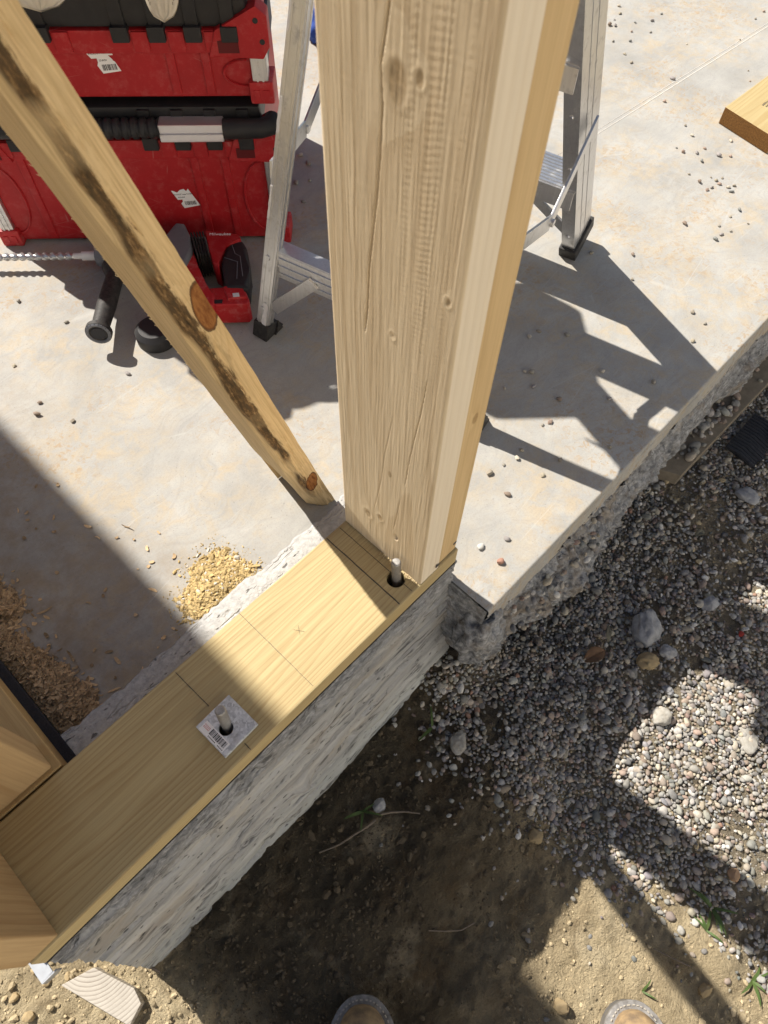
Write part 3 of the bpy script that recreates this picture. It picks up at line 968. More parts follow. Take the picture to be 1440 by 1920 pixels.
V = np.stack([XX2, YY, ZZ], -1)
npf = len(prof)
F = grid_faces(len(xs), npf, False)
np_mesh('wall_body', V.reshape(-1, 3) - np.array((-0.32, 0.09, -0.5)), F, M['wall'], stem, True)
for e, nm in ((0, 'wall_end'), (-1, 'wall_end')):
    ring = V[e]
    yb = np.linspace(0, 1, 24)[None, :, None]
    back = ring.copy()
    back[:, 1] = np.clip(ring[:, 1], 0.09, 0.09)
    G = ring[:, None, :] * (1 - yb) + back[:, None, :] * yb
    G[:, 1:, 0] += (0.004 * fbm(G[:, 1:, 1] * 50, G[:, 1:, 2] * 50, 0, 4, 81) + 0.003) * (1 if e else -1) * np.clip(yb[0, 1:, 0] * 6, 0, 1)
    np_mesh(nm, G.reshape(-1, 3) - np.array((-0.32, 0.09, -0.5)), grid_faces(npf, 24, bool(e == 0)), M['wall'], stem, True)
# footing under the framed side wall
side = empty('side_footing', (-0.592, 2.0, -0.5))
tag(side, 'narrow concrete kerb under the framed side wall beside the shavings', 'kerb')
bm = new()
box(bm, -0.070, 0.0665, -1.810, 3.0, -0.06, 0.4555, 0.003)
obj('kerb_body', bm, M['slab'], side)

# white building added out of view to bounce sunlight onto camera-facing wood and wall
fill_house = empty('fill_house', (0, -6.3, ZG))
tag(fill_house, 'white sided building added unseen behind the camera to bounce sunlight', 'fill_house')
M['siding'] = plain('white_siding', (0.80, 0.79, 0.76), 0.7, 0, 3, 0.08)
M['roof'] = plain('roof_shingle', (0.12, 0.11, 0.10), 0.9, 0, 20, 0.4)
M['pane'] = plain('window_pane', (0.05, 0.06, 0.07), 0.1, 0, 5, 0.1)
bm = new()
box(bm, -12, 12, -7.0, 0.0, -0.1, 5.2)
obj('wall', bm, M['siding'], fill_house, False)
bm = new()
prism(bm, [(0.45, 5.0), (-3.5, 7.4), (-7.45, 5.0), (-7.45, 4.9), (-3.5, 7.3), (0.45, 4.9)], -12.4, 12.4, T=Matrix(((0, 0, 1, 0), (1, 0, 0, 0), (0, 1, 0, 0), (0, 0, 0, 1))))
obj('roof', bm, M['roof'], fill_house, False)
for x in (-8.5, -4.0, 4.0, 8.5):
    bm = new()
    box(bm, x - 0.62, x + 0.62, 0.0, 0.05, 0.95, 2.25, 0.01)
    wf = obj('window', bm, M['siding'], fill_house, False)
    bm = new()
    box(bm, x - 0.52, x + 0.52, 0.05, 0.056, 1.05, 2.15)
    obj('pane', bm, M['pane'], wf, False)
bm = new()
box(bm, -0.48, 0.48, 0.0, 0.04, 0.1, 2.15, 0.01)
obj('door', bm, M['roof'], fill_house, False)

# ------------------------------------------------------------------ sill plate with gasket, pencil lines and bolt holes
bm = new()
box(bm, -0.655, 0.0, 0.0, 0.14, -0.038, 0.0, 0.0022)
sill_tmp = obj('sill_plate', bm, M['sill'])
cut = new()
for cx, cy, r in ((-0.091, 0.030, 0.0125), (-0.3695, 0.0385, 0.010)):
    tube(cut, [(cx, cy, -0.05), (cx, cy, 0.02)], r, 24)
cut_o = obj('bolt_hole_cutter', cut, M['ink'])
md = sill_tmp.modifiers.new('holes', 'BOOLEAN')
md.object = cut_o
md.operation = 'DIFFERENCE'
md.solver = 'EXACT'
dg = bpy.context.evaluated_depsgraph_get()
me = bpy.data.meshes.new_from_object(sill_tmp.evaluated_get(dg))
sill_tmp.modifiers.clear()
me.shade_flat()
sill_tmp.data = me
bpy.data.objects.remove(cut_o)
if len(me.materials) == 0:
    me.materials.append(M['sill'])
sill = tag(sill_tmp, 'greenish yellow treated sill plate lying on the footing wall', 'plank')
bm = new()
box(bm, -0.654, -0.001, -0.0004, 0.139, -0.0402, -0.0384)
obj('sill_gasket', bm, M['foam'], sill, False)
bm = new()
for x0, y0, x1, y1, w in ((-0.089, 0.137, -0.089, 0.003, 0.0009), (-0.113, 0.138, -0.1135, 0.002, 0.0017), (-0.265, 0.139, -0.264, 0.004, 0.0006),
                          (-0.369, 0.136, -0.3665, 0.075, 0.0011), (-0.365, 0.012, -0.365, 0.001, 0.0011)):
    line = new()
    n = 12
    pts = []
    for i in range(n + 1):
        t = i / n
        pts.append((x0 + (x1 - x0) * t + random.uniform(-1, 1) * 0.0002, y0 + (y1 - y0) * t))
    prism(line, [(x - w / 2 * random.uniform(0.6, 1.1), y) for x, y in pts] + [(x + w / 2 * random.uniform(0.6, 1.1), y) for x, y in pts[::-1]], 0.0001, 0.0004)
    obj('pencil_line', line, M['pencil'], sill, False)
for a, b in (((-0.232, 0.074), (-0.224, 0.062)), ((-0.224, 0.074), (-0.231, 0.063))):
    line = new()
    dx, dy = b[0] - a[0], b[1] - a[1]
    l = math.hypot(dx, dy)
    nx, ny = -dy / l * 0.00014, dx / l * 0.00014
    prism(line, [(a[0] + nx, a[1] + ny), (b[0] + nx, b[1] + ny), (b[0] - nx, b[1] - ny), (a[0] - nx, a[1] - ny)], 0.0001, 0.00035 + 0.0001 * (a[0] > -0.23))
    obj('pencil_cross', line, M['pencil'], sill, False)
bm.free()

# ------------------------------------------------------------------ the pair of upright studs
XF = -0.076
crackA = [(0.690, 0.0745), (0.654, 0.0777), (0.637, 0.0805), (0.619, 0.084), (0.594, 0.0822), (0.562, 0.0834), (0.529, 0.086), (0.495, 0.090), (0.464, 0.0934), (0.417, 0.096), (0.390, 0.0987)]
crackB = [(0.385, 0.0246), (0.334, 0.0283), (0.287, 0.0335), (0.246, 0.0372), (0.200, 0.0400)]
crackC = [(0.165, 0.0455), (0.12, 0.049), (0.085, 0.0525)]
crackD = [(0.30, 0.0615), (0.232, 0.0701), (0.168, 0.0752), (0.095, 0.0855)]


def stud_face(y, z):
    """Height of the rough-sawn face above its plane, metres (towards the camera side)."""
    h = 0.000025 * fbm(y * 60, z * 520, 0, 2, 91) + 0.00009 * fbm(y * 700, z * 22, 0, 3, 92)
    # saw ripple: short cross bars gathered in vertical rows, stronger on the outer half
    rows = np.clip(vn(y * 300 + 0.6 * vn(z * 4, y * 8, 0, 3), z * 1.6, 0, 93), 0, 1)
    bars = np.sin(z * 2 * np.pi / 0.0050 + 3.0 * vn(y * 90, z * 9, 0, 94) + y * 260)
    amt = sstep(0.095, 0.030, y + 0.02 * vn(z * 7, y * 5, 2, 95)) * 0.8 + 0.2
    h = h + 0.00007 * bars * rows * amt
    # raised grain ridges
    for y0, a, ph in ((0.128, 0.002, 0.3), (0.112, 0.004, 1.1), (0.089, 0.006, 2.0), (0.066, 0.007, 3.1), (0.048, 0.005, 4.0), (0.033, 0.004, 5.5), (0.016, 0.003, 6.1)):
        yc = y0 + a * np.sin(z * 5.3 + ph) + 0.0015 * vn(z * 22, ph * 9, 0, 96)
        h = h + 0.00010 * np.exp(-((y - yc) / 0.0012) ** 2) * (0.4 + 0.6 * np.clip(vn(z * 6, ph * 3, 0, 97) + 0.5, 0, 1))
    for cr, w, dpt in ((crackA, 0.0010, 0.016), (crackB, 0.0006, 0.0030), (crackC, 0.0006, 0.0018), (crackD, 0.0005, 0.0006)):
        zz = np.array([c[0] for c in cr][::-1])
        yy = np.array([c[1] for c in cr][::-1])
        yc = np.interp(z, zz, yy)
        inn = sstep(zz[0] - 0.002, zz[0] + 0.02, z) * sstep(zz[-1] + 0.002, zz[-1] - 0.02, z)
        h = h - dpt * inn * np.exp(-((y - yc) / w) ** 4)
    for ky, kz, r in ((0.0699, 0.613, 0.011), (0.0527, 0.622, 0.005), (0.0959, 0.074, 0.008), (0.075, 0.088, 0.006), (0.0132, 0.480, 0.004), (0.066, 0.408, 0.004)):
        dd = np.hypot(y - ky, (z - kz) * 0.75) / r
        h = h + 0.0002 * np.exp(-((dd - 1) / 0.25) ** 2) - 0.0003 * np.exp(-(dd / 0.6) ** 2)
    for ky, kz in ((0.048, 0.072),):
        dd = np.hypot(y - ky, (z - kz) * 0.6)
        h = h - 0.006 * np.exp(-(dd / 0.0030) ** 4)
    return h


def rough_stud(name, label, x0, x1, y0, y1, ztop, mat, rough):
    root = empty(name, ((x0 + x1) / 2, (y0 + y1) / 2, 0.0))
    ox = np.array(root.location)
    zs = np.concatenate([np.arange(0.0015, 0.80, 0.0013), np.linspace(0.80, ztop, 60)])
    r = 0.0032
    # outline, counter-clockwise from above, starting on the camera face
    pts = []
    ny = 220 if rough else 12
    for y in np.linspace(y1 - r, y0 + r, ny):
        pts.append((x0, y, 1))
    for t in np.linspace(0, math.pi / 2, 5)[1:-1]:
        pts.append((x0 + r - r * math.cos(t), y0 + r - r * math.sin(t), 0))
    for x in np.linspace(x0 + r, x1 - r, 24):
        pts.append((x, y0, 2))
    for t in np.linspace(0, math.pi / 2, 5)[1:-1]:
        pts.append((x1 - r + r * math.sin(t), y0 + r - r * math.cos(t), 0))
    for y in np.linspace(y0 + r, y1 - r, 6):
        pts.append((x1, y, 0))
    for t in np.linspace(0, math.pi / 2, 5)[1:-1]:
        pts.append((x1 - r + r * math.cos(t), y1 - r + r * math.sin(t), 0))
    for x in np.linspace(x1 - r, x0 + r, 8):
        pts.append((x, y1, 0))
    for t in np.linspace(0, math.pi / 2, 5)[1:-1]:
        pts.append((x0 + r - r * math.sin(t), y1 - r + r * math.cos(t), 0))
    pts.append(pts[0])
    A = np.array(pts)
    ZZ, II = np.meshgrid(zs, np.arange(len(A)), indexing='ij')
    XX, YY, KK = A[II, 0], A[II, 1], A[II, 2]
    if rough:
        XX = XX - np.where(KK == 1, stud_face(YY, ZZ), 0)
        YY = YY - np.where(KK == 2, 0.0003 * fbm(XX * 500, ZZ * 30, 0, 3, 99), 0)
    V = np.stack([XX, YY, ZZ], -1).reshape(-1, 3) - ox
    # object coordinates are used by the grain, so keep world-like coordinates by not rotating the part
    F = grid_faces(len(zs), len(A), False)
    o = np_mesh('stud_body', V + ox, F, mat, root, True)
    if rough:
        o.data.materials.append(M['stud_edge'])
        kk = np.tile((A[:-1, 2] == 2) | (A[:-1, 0] > x0 + 0.001), len(zs) - 1)
        o.data.polygons.foreach_set('material_index', kk.astype(np.int32))
    o.location = -ox
    bm = new()
    prism(bm, [(p[0], p[1]) for p in pts[:-1:6]], ztop, ztop + 0.0005)
    c = obj('stud_end', bm, mat, root, False)
    c.location = -ox
    tag(root, label, 'stud')
    return root, -ox


st1, off1 = rough_stud('stud', 'pale rough-sawn upright with a long vertical split, front one of the corner pair', XF, -0.0385, 0.001, 0.141, 2.82, M['stud_rough'], True)
st2, off2 = rough_stud('stud', 'yellow planed upright behind the pale rough one, at the end of the sill', -0.0375, 0.0, 0.0045, 0.1435, 2.82, M['stud_yellow'], False)
# toe-nail pits and torn fibres at the foot of the studs
bm = new()
for x, y, z, rx, rz, tilt in ((-0.0455, -0.0004, 0.016, 0.0024, 0.0062, 0.5),):
    tube(bm, [(x, y, z), (x, y + 0.0006, z)], [rx * 1.6, rx * 0.8], 9)
o = obj('nail_pit', bm, M['ink'], st1)
o.location = off1
bm = new()
tube(bm, [(-0.006, 0.0041, 0.020), (-0.006, 0.0048, 0.020)], [0.0036, 0.002], 9)
o = obj('nail_pit', bm, M['ink'], st2)
o.location = off2
bm = new()
for i in range(46):
    y = random.uniform(0.006, 0.072)
    l = random.uniform(0.002, 0.006)
    a = random.uniform(-0.6, 0.6)
    w = random.uniform(0.0004, 0.0012)
    x = XF - 0.0002
    z = random.uniform(0.0006, 0.0022)
    prism(bm, [(x, y - w), (x, y + w), (x - l, y + l * a + w * 0.4), (x - l, y + l * a - w * 0.4)], z, z + 0.0005)
M['fibre'] = plain('torn_fibre', (0.58, 0.46, 0.27), 0.9)
o = obj('torn_fibres', bm, M['fibre'], st1, False)
o.location = off1
kind(o, 'stuff')
# short stud standing on the far end of the sill, lower left
bm = new()
box(bm, -0.6595, -0.6205, 0.002, 0.142, 0.0008, 2.82, 0.003, seg=3)
o = obj('stud', bm, M['frame'])
tag(o, 'plain upright on the left end of the sill, lower left corner', 'stud')

# ------------------------------------------------------------------ framed side wall (mostly left of the picture)
fw = empty('framed_side_wall', (-0.593, 2.0, -0.0375))
tag(fw, 'framed pine side wall standing on black gasket left of the shavings', 'wall')


def fpart(name, x0, x1, y0, y1, z0, z1, mat, bev=0.003):
    bm = new()
    box(bm, x0, x1, y0, y1, z0, z1, bev, seg=3)
    o = obj(name, bm, mat, fw)
    o.location = -Vector(fw.location)
    return o


fpart('bottom_plate', -0.663, -0.525, 0.1425, 4.9, -0.037, 0.0, M['plate'], 0.002)
g = fpart('gasket', -0.664, -0.5135, 0.1445, 4.9, -0.0440, -0.0375, M['foam'], 0.0015)
for i in range(12):
    y = 0.1475 + i * 0.4064
    fpart('wall_stud', -0.666, -0.5335, y, y + 0.038, 0.0008, 2.25, M['frame'])
for z in (2.2505, 2.2895):
    fpart('top_plate', -0.666, -0.528, 0.15, 4.95, z, z + 0.038, M['plate'], 0.002)

# ------------------------------------------------------------------ diagonal brace with a waney, mouldy corner
LX, LY = -0.250, 0.019
bz = Vector((LX, LY, 1.0)).normalized()
bxv = (Vector((1, 0, 0)) - bz * bz.x).normalized()
byv = bz.cross(bxv)
foot = Vector((-0.0375, 0.228, ZS))
BM_ = Matrix(((bxv.x, byv.x, bz.x, foot.x), (bxv.y, byv.y, bz.y, foot.y), (bxv.z, byv.z, bz.z, foot.z), (0, 0, 0, 1)))
zs = np.concatenate([np.arange(0.0, 0.95, 0.0028), np.linspace(0.953, 2.35, 40)])
hw, dp = 0.0185, 0.092
out = []
for x in np.linspace(-hw, hw, 30):
    out.append((x, 0.0, 1))
for y in np.linspace(0.003, dp, 26):
    out.append((hw, y, 0))
for x in np.linspace(hw - 0.002, -hw + 0.002, 8):
    out.append((x, dp, 0))
for y in np.linspace(dp, 0.003, 40):
    out.append((-hw, y, 2))
out.append(out[0])
A = np.array(out)
ZZ, II = np.meshgrid(zs, np.arange(len(A)), indexing='ij')
XX, YY, KK = A[II, 0].copy(), A[II, 1].copy(), A[II, 2]
wane = 0.012 + 0.005 * fbm(ZZ * 9, 0 * ZZ, 0, 3, 101) + 0.010 * sstep(0.12, 0.0, ZZ)
cornx = (XX + hw) + YY
cut = np.clip(wane - cornx, 0, 1)
XX = XX + cut * 0.42
YY = YY + cut * 0.42
lowcut = sstep(0.13, 0.0, ZZ)
XX = XX + np.where(KK == 2, lowcut * 0.010 * np.clip(YY / dp, 0, 1), 0)
YY = YY + 0.0011 * fbm(XX * 220, ZZ * 30, 1, 4, 105) * np.where(KK == 1, 1, 0.3) * (1 + 1.2 * (cornx < wane * 1.6))
XX = XX + 0.0005 * fbm(YY * 200, ZZ * 20, 1, 3, 107)
# cut the foot level with the slab
P = np.stack([XX, YY, ZZ], -1)
sl = -(bxv.z * P[..., 0] + byv.z * P[..., 1]) / bz.z
P[..., 2] = P[..., 2] + sl * np.clip(1 - ZZ / 0.08, 0, 1) + 0.0006
brace = np_mesh('diagonal_brace', P.reshape(-1, 3), grid_faces(len(zs), len(A), True), M['brace'], None, True, sharp=60)
brace.matrix_world = BM_
tag(brace, 'leaning weathered brace with a dark mouldy edge and orange knots', 'brace')
bm = new()
prism(bm, [(p[0], p[1]) for p in out[:-1:4]], 2.3500, 2.3505)
c = obj('brace_end', bm, M['brace'], brace, False)
# splinters along the torn left edge
bm = new()
for i in range(60):
    z = random.uniform(0.2, 0.85)
    y = dp - random.uniform(0, 0.004)
    l = random.uniform(0.001, 0.004)
    prism(bm, [(-hw + 0.001, z), (-hw + 0.001, z + 0.002), (-hw - l * 0.5, z + 0.003 + l)], y, y + 0.0007,
          T=Matrix(((1, 0, 0, 0), (0, 0, 1, 0), (0, 1, 0, 0), (0, 0, 0, 1))))
kind(obj('splinters', bm, M['fibre'], brace, False), 'stuff')

# ------------------------------------------------------------------ plate washer and anchor bolts
wroot = empty('plate_washer', (-0.3665, 0.0405, 0.0))
tag(wroot, 'square galvanised plate washer with a barcode sticker on the sill', 'washer')
wroot.rotation_euler.z = 0.03
b2 = new()
box(b2, -0.0255, 0.0255, -0.0255, 0.0255, 0.0006, 0.0066, 0.0008)
w_o = obj('steel_plate', b2, M['galv'])
cut = new()
tube(cut, [(-0.003, -0.002, -0.02), (-0.003, -0.002, 0.03)], 0.0086, 28)
cut_o = obj('cutter', cut, M['ink'])
md = w_o.modifiers.new('hole', 'BOOLEAN')
md.object = cut_o
md.solver = 'EXACT'
dg = bpy.context.evaluated_depsgraph_get()
me = bpy.data.meshes.new_from_object(w_o.evaluated_get(dg))
w_o.modifiers.clear()
me.shade_flat()
w_o.data = me
w_o.parent = wroot
bpy.data.objects.remove(cut_o)
bm = new()
box(bm, -0.0245, -0.0115, -0.0190, 0.0210, 0.0066, 0.0069)
stk = obj('sticker', bm, M['paper'], wroot, False)
bm = new()
y = -0.0165
random.seed(3)
while y < 0.0085:
    w = random.choice((0.0005, 0.0005, 0.0010, 0.0014))
    box(bm, -0.0205, -0.0130, y, y + w, 0.0069, 0.0070)
    y += w + random.choice((0.0005, 0.0005, 0.0009))
obj('barcode', bm, M['ink'], stk, False)
bm = new()
for i in range(5):
    y = 0.0108 + i * 0.0019
    box(bm, -0.0190, -0.0150, y, y + 0.0004, 0.0069, 0.0070)
    box(bm, -0.0190, -0.0186, y, y + 0.0014, 0.0069, 0.0070)
    box(bm, -0.0154, -0.0150, y, y + 0.0014, 0.0069, 0.0070)
obj('red_print', bm, M['red_ink'], stk, False)
bm = new()
for i in range(14):
    y = -0.0175 + i * 0.0018
    if i in (5, 6):
        continue
    box(bm, -0.0232, -0.0220, y, y + 0.0011, 0.0069, 0.0070)
obj('small_print', bm, M['ink'], stk, False)


def bolt(name, label, x, y, h, lean):
    root = empty(name, (x, y, -0.03))
    tag(root, label, 'bolt', 'anchor bolts in the sill')
    b = new()
    pts, rr = [], []
    n = 34
    for i in range(n + 1):
        t = i / n
        z = t * (h + 0.03)
        pts.append((lean[0] * z, lean[1] * z, z))
        rr.append(0.0061 + (0.00035 if i % 2 else -0.00025))
    rr[-1] = 0.0045
    tube(b, pts, rr, 18)
    obj('threaded_shank', b, M['bolt'], root, ang=80)
    return root


bolt('anchor_bolt', 'threaded anchor bolt rising through the square plate washer', -0.3695, 0.0385, 0.045, (0.10, 0.12))
bolt('anchor_bolt', 'threaded anchor bolt in a dark oversized hole by the stud foot', -0.0895, 0.0285, 0.038, (0.04, 0.10))

# ------------------------------------------------------------------ step ladder
U = Vector((0.975, 0.22, 0.0)).normalized()
Wd = Vector((-0.22, 0.975, 0.0)).normalized()
lad = empty('step_ladder', (0.45, 0.40, ZS))
tag(lad, 'open aluminium step ladder with black rubber feet behind the post', 'ladder')
LO = -Vector(lad.location)


def lpart(name, bm, mat, parent=None, smooth=True):
    o = obj(name, bm, mat, parent or lad, smooth)
    if parent is None:
        o.location = LO
    return o


def frame_at(p, ax, side):
    """Matrix with local z along ax, local x close to side."""
    a = ax.normalized()
    s_ = (side - a * side.dot(a)).normalized()
    t_ = a.cross(s_)
    return Matrix(((s_.x, t_.x, a.x, p.x), (s_.y, t_.y, a.y, p.y), (s_.z, t_.z, a.z, p.z), (0, 0, 0, 1)))


HL = 0.86
fw_dir = (-0.45, -0.055)
f_conv = 0.045
Lf1 = -0.451 * U + f_conv * Wd + Vector((0, 0, 1))
Lf2 = -0.451 * U - f_conv * Wd + Vector((0, 0, 1))
Lr2 = 0.173 * U - 0.142 * Wd + Vector((0, 0, 1))
Lr1 = 0.173 * U + 0.142 * Wd + Vector((0, 0, 1))
Ff1 = Vector((0.702, 0.291, ZS + 0.006))
Ff2 = Ff1 + Wd * 0.47
Fr2 = Vector((0.137, 0.572, ZS + 0.006))
Fr1 = Vector((0.236, 0.165, ZS + 0.006))
for F0, Ld, sgn in ((Ff1, Lf1, 1), (Ff2, Lf2, -1)):
    T = frame_at(F0, Ld, U)
    bm = new()
    l = HL * Ld.length
    box(bm, 0.0, 0.072, 0.0, 0.0022, 0.0, l, T=T)                       # web
    box(bm, 0.0, 0.0022, 0.0023 * 1, sgn * 0.026, 0.0, l, T=T)             # flange towards the back legs
    box(bm, 0.0698, 0.072, 0.0023 * 1, sgn * 0.026, 0.0, l, T=T)
    for x in (0.0245, 0.0445):
        box(bm, x, x + 0.004, -0.0006 * sgn, 0.0, 0.0, l, T=T)
    rail = lpart('front_rail', bm, M['alu'])
    bm = new()
    box(bm, -0.006, 0.078, -0.006 * sgn, sgn * 0.030, -0.006, 0.024, 0.003, T=T)
    ft = lpart('foot', bm, M['rubber'])
    for hz in (0.004, 0.205, 0.325):
        bm = new()
        tube(bm, [(-0.002, sgn * 0.014, 0.06 + hz), (0.001, sgn * 0.014, 0.06 + hz)], [0.004, 0.005], 10, T=T)
        lpart('rivet', bm, M['alu'])
for F0, Ld, sgn in ((Fr1, Lr1, 1), (Fr2, Lr2, -1)):
    T = frame_at(F0, Ld, U)
    l = HL * Ld.length
    bm = new()
    box(bm, -0.010, 0.010, -0.0125, 0.0125, 0.012, l, 0.003, T=T)
    for off_ in (-0.006, 0.006):
        box(bm, -0.0110, -0.0098, off_ - 0.0016, off_ + 0.0016, 0.012, l, T=T)
        box(bm, off_ * 0.8 - 0.0016, off_ * 0.8 + 0.0016, -0.0135, -0.0123, 0.012, l, T=T)
    lpart('rear_rail', bm, M['alu'])
    bm = new()
    box(bm, -0.0135, 0.0135, -0.016, 0.016, -0.007, 0.028, 0.003, T=T)
    prism(bm, [(0.010, -0.020), (0.040, -0.015), (0.040, 0.013), (0.010, 0.018)], -0.006, 0.003, 0.001, T=T)
    prism(bm, [(0.014, -0.007), (0.040, -0.007), (0.014, 0.030)], -0.019, -0.016, 0.0,
          T=T @ Matrix(((1, 0, 0, 0), (0, 0, 1, 0), (0, 1, 0, 0), (0, 0, 0, 1))))
    lpart('foot', bm, M['rubber'])
    for hz in (0.060, 0.165):
        bm = new()
        tube(bm, [(-0.0122, 0.003, hz), (-0.0095, 0.003, hz)], [0.0045, 0.0055], 10, T=T)
        lpart('rivet', bm, M['alu'])
    if sgn == -1:   # white paint runs on the left rail
        for z0, z1, a_, ww in ((0.022, 0.075, -0.004, 0.006), (0.235, 0.29, 0.009, 0.0022), (0.37, 0.42, 0.008, 0.003), (0.50, 0.55, 0.009, 0.002)):
            bm = new()
            n = 9
            L_ = [(a_ - ww * random.uniform(0.4, 1.0), z0 + (z1 - z0) * i / n) for i in range(n + 1)]
            R_ = [(a_ + ww * random.uniform(0.4, 1.0), z0 + (z1 - z0) * i / n) for i in range(n + 1)]
            prism(bm, L_ + R_[::-1], 0.0111, 0.0116, T=T @ Matrix(((0, 0, -1, 0), (1, 0, 0, 0), (0, 1, 0, 0), (0, 0, 0, 1))))
            lpart('paint_splash', bm, M['paint'], smooth=False)


def along(F0, Ld, h):
    return F0 + Ld * h


def bar(name, p, q, w, t, upv=Vector((0, 0, 1)), mat=None, bev=0.0008, ribs=0):
    d = (q - p)
    a = d.normalized()
    u_ = (upv - a * upv.dot(a)).normalized()
    s_ = u_.cross(a)
    T = Matrix(((a.x, s_.x, u_.x, p.x), (a.y, s_.y, u_.y, p.y), (a.z, s_.z, u_.z, p.z), (0, 0, 0, 1)))
    bm = new()
    box(bm, 0, d.length, -w / 2, w / 2, -t / 2, t / 2, bev, T=T)
    for i in range(ribs):
        y = -w / 2 + (i + 0.5) * w / ribs
        box(bm, 0.002, d.length - 0.002, y - w / ribs * 0.28, y + w / ribs * 0.28, t / 2 - 0.0002, t / 2 + 0.0022, T=T)
    return lpart(name, bm, mat or M['alu'])


for i, h in enumerate((0.19, 0.44, 0.69)):
    a = along(Ff1, Lf1, h) + U * 0.036 + Wd * 0.003
    b = along(Ff2, Lf2, h) + U * 0.036 - Wd * 0.003
    bar('step', a, b, 0.080, 0.003, ribs=9)
    e1 = a - U * 0.040 + Vector((0, 0, -0.016))
    e2 = b - U * 0.040 + Vector((0, 0, -0.016))
    bar('step_flange', e1, e2, 0.003, 0.034, bev=0.0)
    e1 = a + U * 0.040 + Vector((0, 0, -0.016))
    e2 = b + U * 0.040 + Vector((0, 0, -0.016))
    bar('step_flange', e1, e2, 0.003, 0.034, bev=0.0)
# knee braces under the lowest step
a = along(Ff1, Lf1, 0.055) + U * 0.008 + Wd * 0.010
b = along(Ff1, Lf1, 0.200) + U * 0.008 + Wd * 0.160
bar('knee_brace', a, b, 0.018, 0.005, upv=U)
a = along(Ff2, Lf2, 0.055) + U * 0.008 - Wd * 0.010
b = along(Ff2, Lf2, 0.200) + U * 0.008 - Wd * 0.160
bar('knee_brace', a, b, 0.018, 0.005, upv=U)
# back cross channels
for h, w_ in ((0.150, 0.052),):
    a = along(Fr1, Lr1, h)
    b = along(Fr2, Lr2, h)
    bar('back_brace', a, b, 0.004, w_, ribs=0)
    bar('back_brace_lip', a + Vector((0, 0, w_ / 2)) + U * 0.012, b + Vector((0, 0, w_ / 2)) + U * 0.012, 0.026, 0.004)
    for z_ in (-0.3, 0.0, 0.3):
        bar('channel_rib', a - U * 0.0025 + Vector((0, 0, w_ * z_)), b - U * 0.0025 + Vector((0, 0, w_ * z_)), 0.003, 0.004, bev=0.0)
a = along(Fr2, Lr2, 0.060) - Wd * 0.014
b = along(Fr2, Lr2, 0.148) - Wd * 0.085 - U * 0.004
bar('back_knee_brace', a, b, 0.006, 0.022)
# hinged spreaders on both sides
for F0, Ld, R0_, Lr, sg in ((Ff1, Lf1, Fr1, Lr1, -1), (Ff2, Lf2, Fr2, Lr2, 1)):
    a = along(F0, Ld, 0.325) + U * 0.045 + Wd * sg * 0.010
    b = along(R0_, Lr, 0.30) + Wd * sg * 0.020
    mid = (a + b) / 2 + Vector((0, 0, -0.055)) + Wd * sg * 0.012
    for p, q in ((a, mid), (mid, b)):
        bar('spreader', p, q, 0.004, 0.026)
    bm = new()
    tube(bm, [mid - Wd * 0.006, mid + Wd * 0.006], 0.006, 12)
    lpart('spreader_pivot', bm, M['alu'])
# top cap
tc = (along(Ff1, Lf1, HL) + along(Ff2, Lf2, HL) + along(Fr1, Lr1, HL) + along(Fr2, Lr2, HL)) / 4
T = Matrix(((U.x, Wd.x, 0, tc.x), (U.y, Wd.y, 0, tc.y), (0, 0, 1, tc.z), (0, 0, 0, 1)))
bm = new()
box(bm, -0.09, 0.09, -0.20, 0.20, -0.03, 0.02, 0.008, T=T)
lpart('top_cap', bm, M['red'])

# ------------------------------------------------------------------ tool boxes
E_ = Vector((0.722, -0.692, 0)).normalized()
NB = Vector((0.692, 0.722, 0)).normalized()
BW, BD = 0.561, 0.41
BO = Vector((0.338, 0.722, 0)) - E_ * BW


def bframe(z, back=0.0):
    p = BO + NB * back
    return Matrix(((E_.x, NB.x, 0, p.x), (E_.y, NB.y, 0, p.y), (0, 0, 1, z), (0, 0, 0, 1)))


def text_part(s, size, T, mat, parent, name='lettering', depth=0.0002):
    cu = bpy.data.curves.new('txt', 'FONT')
    cu.body = s
    cu.size = size
    cu.extrude = depth
    to = bpy.data.objects.new('txt', cu)
    COL.objects.link(to)
    dg = bpy.context.evaluated_depsgraph_get()
    me = bpy.data.meshes.new_from_object(to.evaluated_get(dg))
    bpy.data.objects.remove(to)
    me.materials.clear()
    me.transform(T)
    o = link(name, me, mat, parent)
    return o


